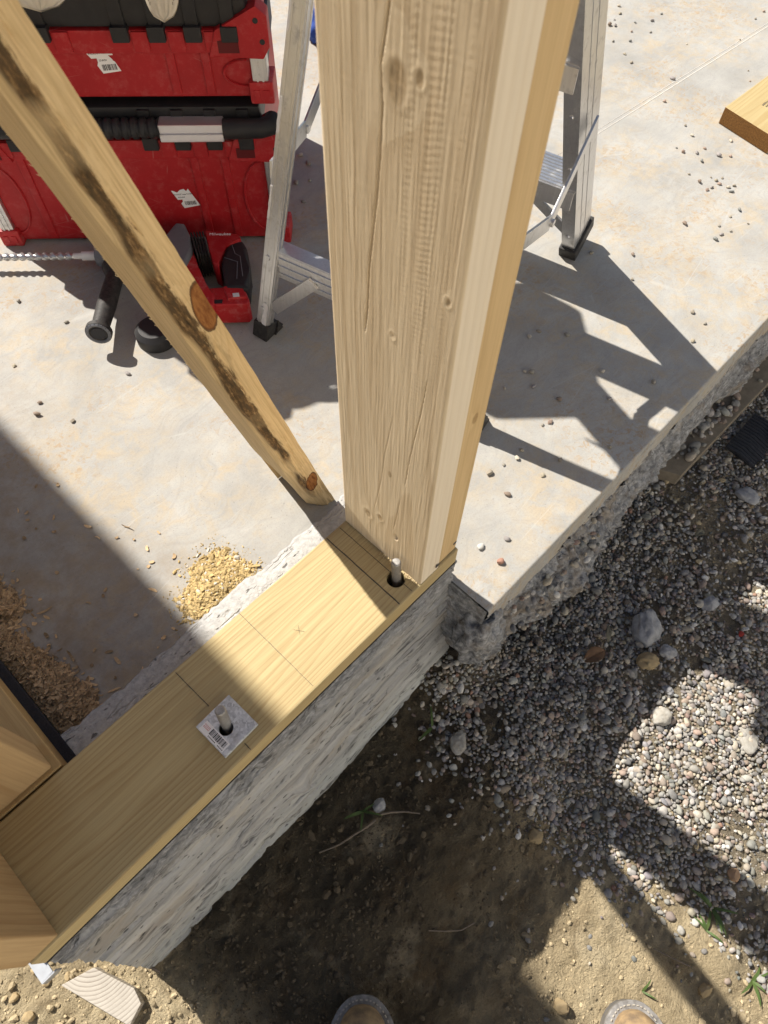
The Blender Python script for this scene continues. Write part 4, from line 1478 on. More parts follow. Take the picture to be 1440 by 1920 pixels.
def sticker(root, x, z, s, words, seed):
    """Torn paper label with print, standing on the box face (local x, z; the face is at y)."""
    rnd = random.Random(seed)
    y = 0.0094
    if seed == 1:
        out_ = [(0, 0.032), (0.040, 0.033), (0.0415, 0.0245), (0.0335, 0.0245), (0.039, 0.0175), (0.037, 0.018), (0.041, 0.0145), (0.046, 0.0), (0.0165, -0.002), (0.0115, 0.0105), (0.0145, 0.0155), (0.0145, 0.0215), (0.006, 0.0215)]
    else:
        out_ = [(0, 0.034), (0.003, 0.0335), (0.010, 0.0295), (0.0165, 0.0345), (0.024, 0.036), (0.0275, 0.031), (0.032, 0.036), (0.038, 0.020), (0.0455, 0.0), (0.0145, -0.004), (0.011, 0.006), (0.0155, 0.0105), (0.0155, 0.0145), (0.007, 0.0145)]
    T0 = Matrix.Translation((x, y, z)) @ Matrix.Rotation(math.radians(90), 4, 'X') @ Matrix.Rotation(math.radians(4), 4, 'Z') @ Matrix.Scale(s, 4)
    bm = new()
    prism(bm, out_, 0.0, 0.0005, T=T0)
    st = obj('sticker', bm, M['paper'], root, False)
    bm = new()
    xx = 0.0185
    while xx < 0.0395:
        w = rnd.choice((0.0006, 0.0006, 0.0011, 0.0015))
        box(bm, xx, xx + w, 0.0025, 0.0115 if seed == 1 else 0.0105, 0.0005, 0.0007, T=T0)
        xx += w + rnd.choice((0.0006, 0.0010))
    obj('barcode', bm, M['ink'], st, False)
    for t_, tx, ty, sz in words:
        text_part(t_, sz, T0 @ Matrix.Translation((tx, ty, 0.0006)), M['ink'], st)
    return st


def toolbox(name, label, z0, hb, hl, back=0.0, handle=False, stk=None):
    root = empty(name, (0, 0, 0))
    root.matrix_world = bframe(z0, back)
    tag(root, label, 'toolbox', 'stacked red tool boxes')
    bm = new()
    box(bm, 0.030, BW - 0.030, 0.010, BD - 0.010, 0.006, hb - 0.002, 0.006)
    body = obj('body', bm, M['red'], root)
    for x in (0.10, 0.155, 0.405, 0.46):
        bm = new()
        box(bm, x - 0.007, x + 0.007, 0.0065, 0.012, 0.012, hb - 0.034, 0.002)
        obj('moulded_rib', bm, M['red'], root)
    # scooped corner, with a raised rim, and the aluminium corner post
    for sgn, xc in ((1, BW - 0.018), (-1, 0.018)):
        bm = new()
        pts = []
        for i in range(13):
            t = math.pi / 2 + math.pi * i / 12
            pts.append((xc + sgn * (-0.018 + 0.040 * math.cos(t)), 0.008, (hb - 0.03) / 2 + 0.004 + (hb / 2 - 0.035) * math.sin(t)))
        tube(bm, pts, 0.0022, 6)
        obj('scoop_rim', bm, M['red'], root)
        bm = new()
        box(bm, xc - 0.013, xc + 0.013, 0.002, 0.034, 0.03, hb - 0.03, 0.003)
        box(bm, xc - 0.006, xc - 0.003, 0.0005, 0.004, 0.03, hb - 0.03)
        box(bm, xc + 0.003, xc + 0.006, 0.0005, 0.004, 0.03, hb - 0.03)
        obj('corner_post', bm, M['alu'], root)
        bm = new()
        prism(bm, [(xc - 0.020, -0.002), (xc + 0.020, -0.002), (xc + 0.022, 0.05), (xc - 0.02, 0.05)], 0.0, 0.036, 0.005)
        box(bm, xc - 0.012, xc - 0.003, -0.0035, 0.0, 0.010, 0.024)
        box(bm, xc + 0.003, xc + 0.012, -0.0035, 0.0, 0.010, 0.024)
        obj('corner_foot', bm, M['red_dusty'], root)
        bm = new()
        Tm = Matrix(((1, 0, 0, 0), (0, 0, 1, 0), (0, 1, 0, 0), (0, 0, 0, 1)))
        o_ = [(xc - sgn * 0.075, hb - 0.036), (xc + sgn * 0.010, hb - 0.040), (xc + sgn * 0.022, hb - 0.022), (xc + sgn * 0.022, hb + 0.022), (xc + sgn * 0.006, hb + 0.036), (xc - sgn * 0.060, hb + 0.002)]
        prism(bm, o_, -0.004, 0.03, 0.003, T=Tm)
        cap_ = obj('corner_cap', bm, M['red'], root)
        for px, pz in ((xc + sgn * 0.004, hb + 0.016), (xc + sgn * 0.011, hb - 0.014)):
            bm = new()
            tube(bm, [(px, -0.0046, pz), (px, -0.0030, pz)], 0.0042, 12)
            obj('screw_hole', bm, M['black'], cap_)
        bm = new()
        box(bm, xc - sgn * 0.058, xc - sgn * 0.026, -0.0046, -0.003, hb - 0.030, hb - 0.012)
        obj('cap_recess', bm, M['red_recess_shade'], cap_)
    bm = new()
    box(bm, 0.050, BW - 0.050, 0.002, BD - 0.002, hb - 0.034, hb, 0.003)
    rim = obj('rim', bm, M['red'], root)
    for x in (0.056, 0.111, 0.166, 0.221, 0.340, 0.395, 0.450, 0.505):
        bm = new()
        box(bm, x + 0.016, x + 0.040, -0.0015, 0.003, hb - 0.030, hb - 0.001, 0.001)
        obj('rim_pad', bm, M['red'], rim)
        bm = new()
        box(bm, x - 0.013, x + 0.013, -0.007, 0.012, hb - 0.014, hb + 0.008, 0.002)
        box(bm, x - 0.010, x + 0.010, 0.0015, 0.012, hb + 0.006, hb + hl - 0.004, 0.001)
        obj('hinge', bm, M['black'], root)
    bm = new()
    box(bm, 0.026, BW - 0.026, 0.006, BD - 0.006, hb + 0.001, hb + hl, 0.008)
    lid = obj('lid', bm, M['black'], root)
    if handle:
        zc = hb + 0.030
        bm = new()
        n = 80
        tube(bm, [(0.13 + 0.235 * i / n, -0.012, zc) for i in range(n + 1)], [0.0150 + (0.0018 if (i % 5) < 3 else -0.001) for i in range(n + 1)], 14)
        hd = obj('handle_grip', bm, M['black'], root)
        bm = new()
        box(bm, 0.365, 0.472, -0.027, 0.004, zc - 0.016, zc - 0.003, 0.002)
        box(bm, 0.365, 0.472, -0.024, 0.004, zc - 0.003, zc + 0.012, 0.002)
        obj('handle_bar', bm, M['alu_bright'], hd)
        bm = new()
        tube(bm, [(0.472, -0.012, zc - 0.002), (0.535, -0.012, zc - 0.001), (0.550, -0.006, zc), (0.556, 0.010, zc)], [0.0165, 0.016, 0.016, 0.016], 14)
        obj('handle_arm', bm, M['black'], hd)
        bm = new()
        tube(bm, [(0.13, -0.012, zc), (0.04, -0.012, zc), (0.010, -0.004, zc)], 0.0155, 14)
        obj('handle_arm', bm, M['black'], hd)
    if stk:
        sticker(root, *stk)
    return root


M['alu_bright'] = plain('satin_aluminium', (0.74, 0.72, 0.74), 0.35, 0.7, 60, 0.15, None, 0.03)
toolbox('tool_box', 'large red tool box with ribbed handle, lowest of the stack on the slab', ZS, 0.215, 0.056, handle=True,
        stk=(0.352, 0.078, 1.0, [('PACKOUT Large Tool Box', 0.003, 0.0245, 0.0031), ('48-22-8425', 0.0085, 0.0185, 0.0029)], 2))
toolbox('tool_box', 'shallow red tool box with black lid, second of the stack', ZS + 0.278, 0.112, 0.050,
        stk=(0.277, 0.046, 1.0, [('PACKOUT Tool Box', 0.004, 0.0275, 0.0040), ('22-8424', 0.017, 0.0168, 0.0037)], 1))
toolbox('tool_box', 'red and black tool box topmost of the stack, mostly above the picture', ZS + 0.442, 0.122, 0.052, back=0.004)
bag = empty('shadow_bag', (0, 0, 0))  # added out of view so the stack casts a longer shadow
bag.matrix_world = bframe(ZS + 0.617, 0.01)
tag(bag, 'dark bag added unseen on the stacked tool boxes to lengthen their shadow', 'bag')
bm = new()
box(bm, 0.372, 0.575, 0.0, 0.26, 0.001, 0.135, 0.02, seg=3)
obj('bag_body', bm, M['black'], bag)
bm = new()
tube(bm, [(0.40, 0.13, 0.13), (0.42, 0.13, 0.175), (0.475, 0.13, 0.19), (0.53, 0.13, 0.175), (0.55, 0.13, 0.13)], 0.009, 10)
obj('bag_handle', bm, M['rubber'], bag)
shadow_lump = empty('cap', (0, 0, 0))  # unseen lump, added to shape the left end of the stack's shadow
shadow_lump.matrix_world = bframe(ZS + 0.617, 0.0)
tag(shadow_lump, 'soft rounded lump added unseen on the left end of the stack for its shadow', 'cap')
V = ICO4_V * (1 + 0.06 * fbm(ICO4_V[:, 0] * 2, ICO4_V[:, 1] * 2, ICO4_V[:, 2] * 2, 3, 4))[:, None] * np.array((0.085, 0.10, 0.12))
V[:, 2] = np.maximum(V[:, 2], 0.001)
np_mesh('crown', V + np.array((0.075, 0.09, 0.0)), ICO4_F, M['black'], shadow_lump, True)
bm = new()
prism(bm, [(0.02, 0.02), (0.03, -0.05), (0.075, -0.07), (0.12, -0.05), (0.13, 0.02)], 0.002, 0.008, 0.001)
obj('peak', bm, M['black'], shadow_lump)

# pale leather gloves draped over the top of the stack
def glove(name, label, x, w, l, seed, z_tip, y_tip):
    n = 26
    root_T = bframe(0)
    V, F = [], []
    us = np.linspace(0, 1, 34)
    vs = np.linspace(-1, 1, 27)
    top_, bot_ = [], []
    for u in us:
        wid = w / 2 * (1 - max(0, (0.22 - u) / 0.22) ** 2.6) ** 0.5 * (1 + 0.12 * u)
        for v in vs:
            yy = y_tip + (0.03 - y_tip) * u
            zz = z_tip + (0.515 - z_tip) * u + 0.012 * math.sin(u * 3.1) * (1 - v * v)
            th = 0.007 * (1 - v ** 4) * (1 - max(0, (0.12 - u) / 0.12) ** 2) + 0.0008
            wr = 0.0012 * float(fbm(u * 14, v * 7, seed, 3, seed))
            top_.append((x + v * wid, yy - 0.55 * th - wr, zz + 0.8 * th + wr))
            bot_.append((x + v * wid, yy + 0.55 * th, zz - 0.8 * th))
    V = np.array([root_T @ Vector(p) for p in top_ + bot_])
    f1 = grid_faces(len(us), len(vs))
    o = np_mesh(name, V, np.concatenate([f1, f1[:, ::-1] + len(top_)]), M['leather'], None, True)
    tag(o, label, 'glove', 'pale work gloves on the tool boxes')
    bm = new()
    for i in range(1, 20):
        for s_ in (-1, 1):
            u = 0.05 + i * 0.02
            wid = w / 2 * (1 - max(0, (0.22 - u) / 0.22) ** 2.6) ** 0.5 * (1 + 0.12 * u) - 0.004
            yy = y_tip + (0.03 - y_tip) * u
            zz = z_tip + (0.515 - z_tip) * u
            p = Vector((x + s_ * wid, yy - 0.0040, zz + 0.0062))
            tube(bm, [root_T @ p, root_T @ (p + Vector((0, 0.0025, 0.0022)))], 0.0005, 5)
    obj('stitching', bm, M['stick'], o)
    return o


glove('work_glove', 'wide pale leather glove end hanging at the top left over the tool boxes', 0.275, 0.088, 0.2, 3, 0.352, -0.110)
glove('work_glove', 'narrow pale leather glove end hanging over the black lid right of the wide one', 0.435, 0.048, 0.2, 5, 0.337, -0.105)

# ------------------------------------------------------------------ hammer drill lying on the slab
dr = empty('hammer_drill', (0.10, 0.76, ZS))
tag(dr, 'red and black cordless hammer drill lying on the slab before the boxes', 'drill')
DO = -Vector(dr.location)


def dpart(name, bm, mat, parent=None, smooth=True, ang=38):
    o = obj(name, bm, mat, parent or dr, smooth, ang)
    if parent is None:
        o.location = DO
    return o


def on_slab(px, py, z):
    """Tool outline points measured on the photograph, given as plan coordinates."""
    return (px, py, z)


bm = new()
pts, rr = [], []
b0, b1 = Vector((-0.135, 1.088, -0.088)), Vector((0.000, 0.958, -0.088))
n = 90
bm2 = new()
d_ = (b1 - b0)
a_ = d_.normalized()
s_ = Vector((0, 0, 1)).cross(a_)
for i in range(n):
    t0, t1 = i / n, (i + 1) / n
    for ph in (0, math.pi):
        th = t0 * 2 * math.pi * 6.5 + ph
        p = b0 + d_ * t0 + (s_ * math.cos(th) + Vector((0, 0, 1)) * math.sin(th)) * 0.0048
        th2 = t1 * 2 * math.pi * 6.5 + ph
        q = b0 + d_ * t1 + (s_ * math.cos(th2) + Vector((0, 0, 1)) * math.sin(th2)) * 0.0048
        tube(bm, [p, q], 0.0030, 6, cap=False)
tube(bm, [b0, b1], 0.0040, 10)
dpart('drill_bit', bm, M['alu'])
bm = new()
tube(bm, [b1, b1 + a_ * 0.022], 0.0058, 12)
tube(bm, [b1 + a_ * 0.016, b1 + a_ * 0.046], 0.0085, 12)
dpart('bit_shank', bm, M['paint'])
bm = new()
c0 = b1 + a_ * 0.044
tube(bm, [c0, c0 + a_ * 0.008, c0 + a_ * 0.02, c0 + a_ * 0.05], [0.018, 0.022, 0.022, 0.026], 20)
dpart('chuck', bm, M['grey_plastic'])
bm = new()
tube(bm, [c0 + a_ * 0.05, c0 + a_ * 0.07, c0 + a_ * 0.13, c0 + a_ * 0.19], [0.028, 0.033, 0.034, 0.032], 20)
dpart('gear_housing', bm, M['black'])
# side handle
h0 = c0 + a_ * 0.045
h1 = Vector((-0.088, 0.742, -0.072))
hd = (h1 - h0)
bm = new()
ts = [0, 0.14, 0.2, 0.26, 0.32, 0.45, 0.65, 0.85, 0.93, 0.96, 1.0]
rs = [0.022, 0.026, 0.027, 0.020, 0.0155, 0.0160, 0.0170, 0.0155, 0.0150, 0.0225, 0.0225]
tube(bm, [h0 + hd * t for t in ts], rs, 22)
dpart('side_handle', bm, M['rubber'])
bm = new()
e_ = hd.normalized()
tube(bm, [h1 + e_ * 0.0002, h1 + e_ * 0.0012], [0.0130, 0.0120], 20)
dpart('handle_hollow', bm, M['ink'])
bm = new()
for i in range(20):
    t0 = 2 * math.pi * i / 20
    t1 = 2 * math.pi * (i + 1) / 20
    s2 = e_.orthogonal().normalized()
    s3 = e_.cross(s2)
    tube(bm, [h1 + (s2 * math.cos(t0) + s3 * math.sin(t0)) * 0.019, h1 + (s2 * math.cos(t1) + s3 * math.sin(t1)) * 0.019], 0.0032, 6, cap=False)
dpart('handle_rim', bm, M['grey_plastic'])


def plan(bm, pts, z0, z1, bev=0.004):
    return prism(bm, pts, z0, z1, bev, seg=3)


def px(x, y, z):
    return None


# outlines in plan (metres): motor housing, bellows, rear handle, battery
GREY = [(0.136, 0.84), (0.173, 0.856), (0.184, 0.841), (0.169, 0.807), (0.148, 0.772), (0.107, 0.747), (0.11, 0.774)]
ARM = [(0.128, 0.785), (0.156, 0.785), (0.13, 0.734), (0.109, 0.692), (0.11, 0.666), (0.09, 0.643), (0.068, 0.657), (0.086, 0.709)]
BEL = [(0.174, 0.813), (0.196, 0.797), (0.165, 0.743), (0.144, 0.755)]
REAR = [(0.199, 0.803), (0.221, 0.772), (0.238, 0.748), (0.232, 0.734), (0.202, 0.743), (0.176, 0.728), (0.156, 0.708), (0.154, 0.722), (0.171, 0.753)]
GRIP = [(0.197, 0.742), (0.231, 0.752), (0.236, 0.734), (0.228, 0.713), (0.195, 0.669), (0.158, 0.628), (0.13, 0.659), (0.167, 0.717)]
BATT = [(0.095, 0.702), (0.162, 0.649), (0.146, 0.613), (0.135, 0.609), (0.079, 0.661)]
bm = new()
plan(bm, GREY, ZS + 0.010, ZS + 0.066, 0.008)
dpart('motor_housing', bm, M['grey_plastic'])
bm = new()
plan(bm, ARM, ZS + 0.008, ZS + 0.056, 0.004)
dpart('red_housing', bm, M['red_dusty'])
bm = new()
for i in range(5):
    f0, f1 = i / 5, (i + 0.62) / 5
    q = [Vector(BEL[0]).lerp(Vector(BEL[1]), f0), Vector(BEL[0]).lerp(Vector(BEL[1]), f1), Vector(BEL[3]).lerp(Vector(BEL[2]), f1), Vector(BEL[3]).lerp(Vector(BEL[2]), f0)]
    plan(bm, [tuple(v) for v in q], ZS + 0.012, ZS + 0.066, 0.002)
plan(bm, [(0.176, 0.805), (0.190, 0.795), (0.164, 0.750), (0.150, 0.758)], ZS + 0.014, ZS + 0.054, 0.002)
dpart('rubber_bellows', bm, M['rubber'])
bm = new()
plan(bm, REAR, ZS + 0.010, ZS + 0.062, 0.003)
rear = dpart('rear_housing', bm, M['red'])
bm = new()
plan(bm, GRIP, ZS + 0.012, ZS + 0.0575, 0.010)
dpart('rear_grip', bm, M['black'])
bm = new()
plan(bm, BATT, ZS + 0.004, ZS + 0.050, 0.003)
plan(bm, [(0.132, 0.668), (0.158, 0.648), (0.145, 0.618), (0.118, 0.638)], ZS + 0.048, ZS + 0.055, 0.002)
dpart('battery_base', bm, M['red_dusty'])
bm = new()
plan(bm, [(0.092, 0.664), (0.112, 0.646), (0.106, 0.640), (0.087, 0.658)], ZS + 0.0490, ZS + 0.0515, 0.0005)
dpart('battery_latch', bm, M['black'])
bm = new()
plan(bm, [(0.132, 0.642), (0.141, 0.635), (0.136, 0.627), (0.127, 0.634)], ZS + 0.0545, ZS + 0.0556, 0.0004)
dpart('badge', bm, M['paint'])
tT = Matrix.Translation((0.196, 0.784, ZS + 0.0624)) @ Matrix.Rotation(math.atan2(E_.y, E_.x), 4, 'Z')
o = text_part('Milwaukee', 0.0095, tT, M['paper'], dr)
o.location = DO
# seam lines on the grip
bm = new()
tube(bm, [(0.212, 0.738, ZS + 0.0578), (0.201, 0.716, ZS + 0.0580), (0.203, 0.704, ZS + 0.0580), (0.172, 0.660, ZS + 0.0580)], 0.0007, 5)
tube(bm, [(0.180, 0.722, ZS + 0.0578), (0.186, 0.706, ZS + 0.0580), (0.190, 0.696, ZS + 0.0580), (0.160, 0.662, ZS + 0.0580)], 0.0007, 5)
dpart('grip_seam', bm, M['grey_plastic'])

bm = new()
tube(bm, [(-0.006, 0.700, ZS + 0.001), (-0.006, 0.700, ZS + 0.022), (-0.006, 0.700, ZS + 0.030)], [0.036, 0.036, 0.028], 28)
tube(bm, [(0.014, 0.722, ZS + 0.020), (0.060, 0.770, ZS + 0.022)], 0.014, 14)
o = obj('plastic_piece', bm, M['black'])
tag(o, 'dark rounded plastic tool end peeping out left of the brace', 'tool')

# blue cloth by the boxes
rngb = np.random.default_rng(4)
d_ = 1 + 0.22 * fbm(ICO4_V[:, 0] * 2.1, ICO4_V[:, 1] * 2.1, ICO4_V[:, 2] * 2.1, 4, 14)
V = ICO4_V * d_[:, None] * np.array((0.05, 0.055, 0.045))
V[:, 2] = np.maximum(V[:, 2], -0.037)
o = np_mesh('cloth', V + np.array((0.915, 1.215, ZS + 0.038)), ICO4_F, M['blue'], None, True)
tag(o, 'crumpled bright blue cloth on the slab between ladder rail and post', 'cloth')

# ------------------------------------------------------------------ board lying on the slab, right
bm = new()
P_ = [(1.318, 0.326), (3.9, 0.262), (3.9, 0.122), (1.2915, 0.187)]
prism(bm, P_, ZS + 0.0008, ZS + 0.0385, 0.0022)
bo = obj('board', bm, M['board'])
tag(bo, 'sunlit pine board with dark sawn end lying on the slab, right edge', 'board')
bm = new()
random.seed(12)
for r_ in range(3):
    for c_ in range(5):
        x = 1.385 + c_ * 0.006 + r_ * 0.001
        y = 0.266 - r_ * 0.008
        box(bm, x, x + 0.004, y, y + random.uniform(0.003, 0.0055), ZS + 0.0384, ZS + 0.0388)
obj('grade_stamp', bm, M['pencil'], bo, False)

# ------------------------------------------------------------------ pebbles on the slab
PEB_SUN = [(1.599, 0.797), (1.568, 0.772), (1.53, 0.763), (1.498, 0.757), (1.506, 0.745), (1.513, 0.698), (1.546, 0.662), (1.438, 0.705), (1.47, 0.674),
           (1.565, 0.564), (1.684, 0.478), (1.808, 0.503), (1.409, 0.649), (1.388, 0.615), (1.4, 0.503), (1.302, 0.463), (1.529, 0.362), (1.568, 0.389),
           (1.254, 0.375), (1.231, 0.343), (1.277, 0.269), (1.165, 0.343), (1.162, 0.324), (1.209, 0.296), (1.181, 0.3), (1.163, 0.277), (1.209, 0.261),
           (1.226, 0.241), (1.281, 0.17), (1.103, 0.272), (1.128, 0.232), (1.126, 0.218), (1.12, 0.207), (1.144, 0.213), (1.124, 0.187),
           (1.138, 0.181), (1.115, 0.175), (1.083, 0.215), (1.098, 0.212), (1.095, 0.241), (1.074, 0.132), (1.041, 0.134), (0.999, 0.135), (1.001, 0.109),
           (0.978, 0.118), (0.956, 0.12), (1.048, 0.096), (0.953, 0.19), (0.797, 0.213), (0.737, 0.174), (0.743, 0.042), (0.734, 0.01), (0.679, 0.003),
           (1.598, 0.69), (1.558, 0.718), (1.647, 0.693), (1.86, 0.506)]
PEB_SHADE = [(0.404, 0.177), (0.41, 0.168), (0.348, 0.179), (0.387, 0.145), (0.395, 0.095), (0.501, 0.079), (0.458, 0.034), (0.544, -0.001), (0.344, 0.077),
             (0.528, 0.177), (0.265, 0.075), (0.247, 0.07), (0.294, 0.017), (0.221, 0.078), (0.192, 0.084), (0.25, 0.02), (0.181, 0.037),
             (0.118, -0.012), (0.331, 0.082), (0.374, -0.026), (0.742, 0.275), (0.498, 0.219), (0.475, 0.223)]
PEB_LEFT = [(-0.131, 0.958), (-0.099, 0.85), (-0.222, 0.826), (-0.236, 0.722), (-0.219, 0.65), (-0.093, 0.67), (-0.253, 0.704)]
PEB_BACK = [(0.441, 0.794), (0.536, 0.882), (0.544, 0.916), (0.471, 0.851), (0.497, 0.837)]
peb_me = []
for i in range(8):
    rg = np.random.default_rng(40 + i)
    V = ICO_V * (1 + 0.28 * vn(ICO_V[:, 0] * 1.6 + i * 5, ICO_V[:, 1] * 1.6, ICO_V[:, 2] * 1.6, i))[:, None]
    for _ in range(7):
        d = rg.normal(size=3)
        d /= np.linalg.norm(d)
        V = V - np.clip(V @ d - rg.uniform(0.55, 0.8), 0, 9)[:, None] * d
    V = V * np.array((1.25, 1.0, 0.78))
    V[:, 2] -= V[:, 2].min()
    o = np_mesh('pebble_shape', V, ICO_F, M['pebble'], None, True, np.repeat(stone_tones(1, rg), len(V), 0), sharp=45)
    peb_me.append(o.data)
    bpy.data.objects.remove(o)


def pebble(x, y, label, group, r=None, me=None):
    o = bpy.data.objects.new('pebble', me or random.choice(peb_me))
    COL.objects.link(o)
    r = r or random.choice((0.0026, 0.0038, 0.0048, 0.0055, 0.0065))
    o.location = (x, y, ZS - 0.0003)
    r *= 0.82
    o.scale = (r * random.uniform(0.9, 1.3), r, r * random.uniform(0.7, 1.1))
    o.rotation_euler.z = random.uniform(0, 6.28)
    tag(o, label, 'pebble', group)
    return o


random.seed(5)
for x, y in PEB_SUN:
    pebble(x, y, 'small pebble scattered on the sunlit slab right of the ladder', 'pebbles on the sunlit slab')
for x, y in PEB_SHADE:
    pebble(x, y, 'small pebble lying in the ladder shadow between post and slab edge', 'pebbles in the ladder shadow', random.uniform(0.0035, 0.0062))
for x, y in PEB_LEFT:
    pebble(x, y, 'small pebble on the sunlit slab left of the brace', 'pebbles left of the brace', random.uniform(0.004, 0.006))
for x, y in PEB_BACK:
    pebble(x, y, 'small pebble on the slab between the ladder rail and the post', 'pebbles behind the post', random.uniform(0.005, 0.009))
wp = peb_me[3].copy()
wp.attributes['tone'].data.foreach_set('color', np.tile(np.array((0.62, 0.60, 0.55, 1), np.float32), len(wp.vertices)))
rp = peb_me[5].copy()
rp.attributes['tone'].data.foreach_set('color', np.tile(np.array((0.40, 0.22, 0.16, 1), np.float32), len(rp.vertices)))
pebble(0.079, 0.007, 'whitish pebble on the sunlit slab corner nearest the sill end', None, 0.0062, wp)
pebble(0.080, -0.030, 'reddish pebble on the sunlit slab corner below the whitish one', None, 0.0068, rp)

# ------------------------------------------------------------------ sawdust heap and shavings
def pile(poly, n, seed, hmax, kind_):
    rg = np.random.default_rng(seed)
    px_ = np.array([p[0] for p in poly])
    py_ = np.array([p[1] for p in poly])
    pts = []
    while len(pts) < n:
        x = rg.uniform(px_.min() - 0.03, px_.max() + 0.03, 4000)
        y = rg.uniform(max(py_.min() - 0.03, 0.198), py_.max() + 0.03, 4000)
        d = poly_dist(x, y, poly + [poly[0]])
        ins = in_poly(x, y, poly)
        sd = np.where(ins, d, -d) + 0.006 * fbm(x * 60, y * 60, 0, 3, seed)
        keep = rg.random(4000) < np.clip(0.45 + sd / 0.022, 0, 1) + 0.015 * (sd > -0.03)
        for a, b, c in zip(x[keep], y[keep], sd[keep]):
            pts.append((a, b, c))
    return np.array(pts[:n]), rg


DUST = [(-0.208, 0.289), (-0.195, 0.243), (-0.195, 0.205), (-0.234, 0.197), (-0.279, 0.200), (-0.301, 0.236), (-0.288, 0.265), (-0.245, 0.288)]
pts, rg = pile(DUST, 14000, 5, 0.02, 0)
h = 0.009 * np.clip(pts[:, 2] / 0.035, 0, 1)
r = np.clip(rg.lognormal(math.log(0.00082), 0.52, len(pts)), 0.0004, 0.0042)
tone = np.array([(0.52, 0.385, 0.18)]) * rg.uniform(0.6, 1.25, (len(pts), 1))
pale_ = rg.random(len(pts)) < 0.06
tone[pale_] = (0.62, 0.58, 0.50)
xyz = np.column_stack([pts[:, 0], pts[:, 1], ZS + h * rg.uniform(0.5, 1.0, len(pts)) + r * 0.3])
o = blobs('sawdust', xyz, r, rg.uniform(0.35, 0.8, len(pts)), tone, M['chip'], (ICO0_V, ICO0_F), 0.4, False, 15, (1.0, 2.4))
kind(o, 'stuff')
tag(o, 'heap of golden sawdust and chips on the slab by the sill', 'sawdust')
# a core for the heap so that the slab does not show through
n_ = 60
gx, gy = np.meshgrid(np.linspace(-0.315, -0.18, n_), np.linspace(0.188, 0.305, n_), indexing='ij')
dd = poly_dist(gx, gy, DUST + [DUST[0]]) * np.where(in_poly(gx, gy, DUST), 1, -1)
gz = ZS - 0.002 + 0.0075 * np.clip(dd / 0.035, -0.2, 1) + 0.0015 * fbm(gx * 160, gy * 160, 0, 3, 6)
V = np.stack([gx, gy, gz], -1).reshape(-1, 3)
np_mesh('sawdust_core', V, grid_faces(n_, n_), M['chip'], o, True, np.tile(np.array((0.46, 0.34, 0.155)), (len(V), 1)))


def shavings(name, label, poly, n, seed, hmax):
    pts, rg = pile(poly, n, seed, hmax, 1)
    Vs, Fs, Ts = [], [], []
    for (x, y, sd) in pts:
        L = rg.lognormal(math.log(0.0088), 0.45)
        w = rg.uniform(0.0008, 0.0027)
        yaw = rg.uniform(0, 2 * np.pi)
        curl = rg.uniform(-2.6, 2.6)
        pitch = rg.normal(0, 0.35)
        z = ZS + 0.001 + hmax * np.clip(sd / 0.02, 0, 1) * rg.uniform(0.3, 1.0)
        t = np.linspace(-0.5, 0.5, 6)
        if abs(curl) < 0.3:
            curl = 0.3
        cxl = np.sin(t * curl) / curl * L
        czl = (1 - np.cos(t * curl)) / curl * L
        up = rg.random() < 0.5
        lx = np.concatenate([cxl, cxl])
        ly = np.concatenate([-np.full(6, w) * (1 - (2 * t) ** 4 * 0.7), np.full(6, w) * (1 - (2 * t) ** 4 * 0.7)])
        lz = np.concatenate([czl, czl])
        if up:
            ly, lz = ly + lz * 0.7, np.abs(lz) * 0.4
        lz = np.abs(lz) + lx * pitch * 0.4
        X_ = x + lx * np.cos(yaw) - ly * np.sin(yaw)
        Y_ = y + lx * np.sin(yaw) + ly * np.cos(yaw)
        X_ = np.maximum(X_, -0.5215)
        b = len(Vs) * 12
        Vs.append(np.stack([X_, Y_, np.maximum(z + lz, ZS + 0.0008)], 1))
        for k_ in range(5):
            Fs.append((b + k_, b + k_ + 1, b + 7 + k_, b + 6 + k_))
        c = np.array((0.64, 0.46, 0.27)) * rg.uniform(0.45, 1.2)
        Ts.append(np.tile(c, (12, 1)))
    o = np_mesh(name, np.concatenate(Vs), np.array(Fs), M['chip'], None, False, np.concatenate(Ts))
    md = o.modifiers.new('thickness', 'SOLIDIFY')
    md.thickness = 0.0005
    kind(o, 'stuff')
    tag(o, label, 'shavings')


shavings('wood_shavings', 'curled brown wood shavings heaped along the kerb, left', [(-0.521, 0.42), (-0.491, 0.395), (-0.480, 0.331), (-0.474, 0.298), (-0.462, 0.25), (-0.468, 0.212), (-0.521, 0.205)], 2300, 21, 0.014)
shavings('wood_shavings', 'small patch of wood shavings at the left edge above the heap', [(-0.467, 0.476), (-0.452, 0.441), (-0.461, 0.405), (-0.505, 0.415), (-0.515, 0.475)], 560, 22, 0.008)
shavings('wood_shavings', 'stray shavings scattered thinly over the shaded slab on the left', [(-0.50, 0.60), (-0.30, 0.58), (-0.22, 0.34), (-0.33, 0.20), (-0.50, 0.21)], 45, 23, 0.001)

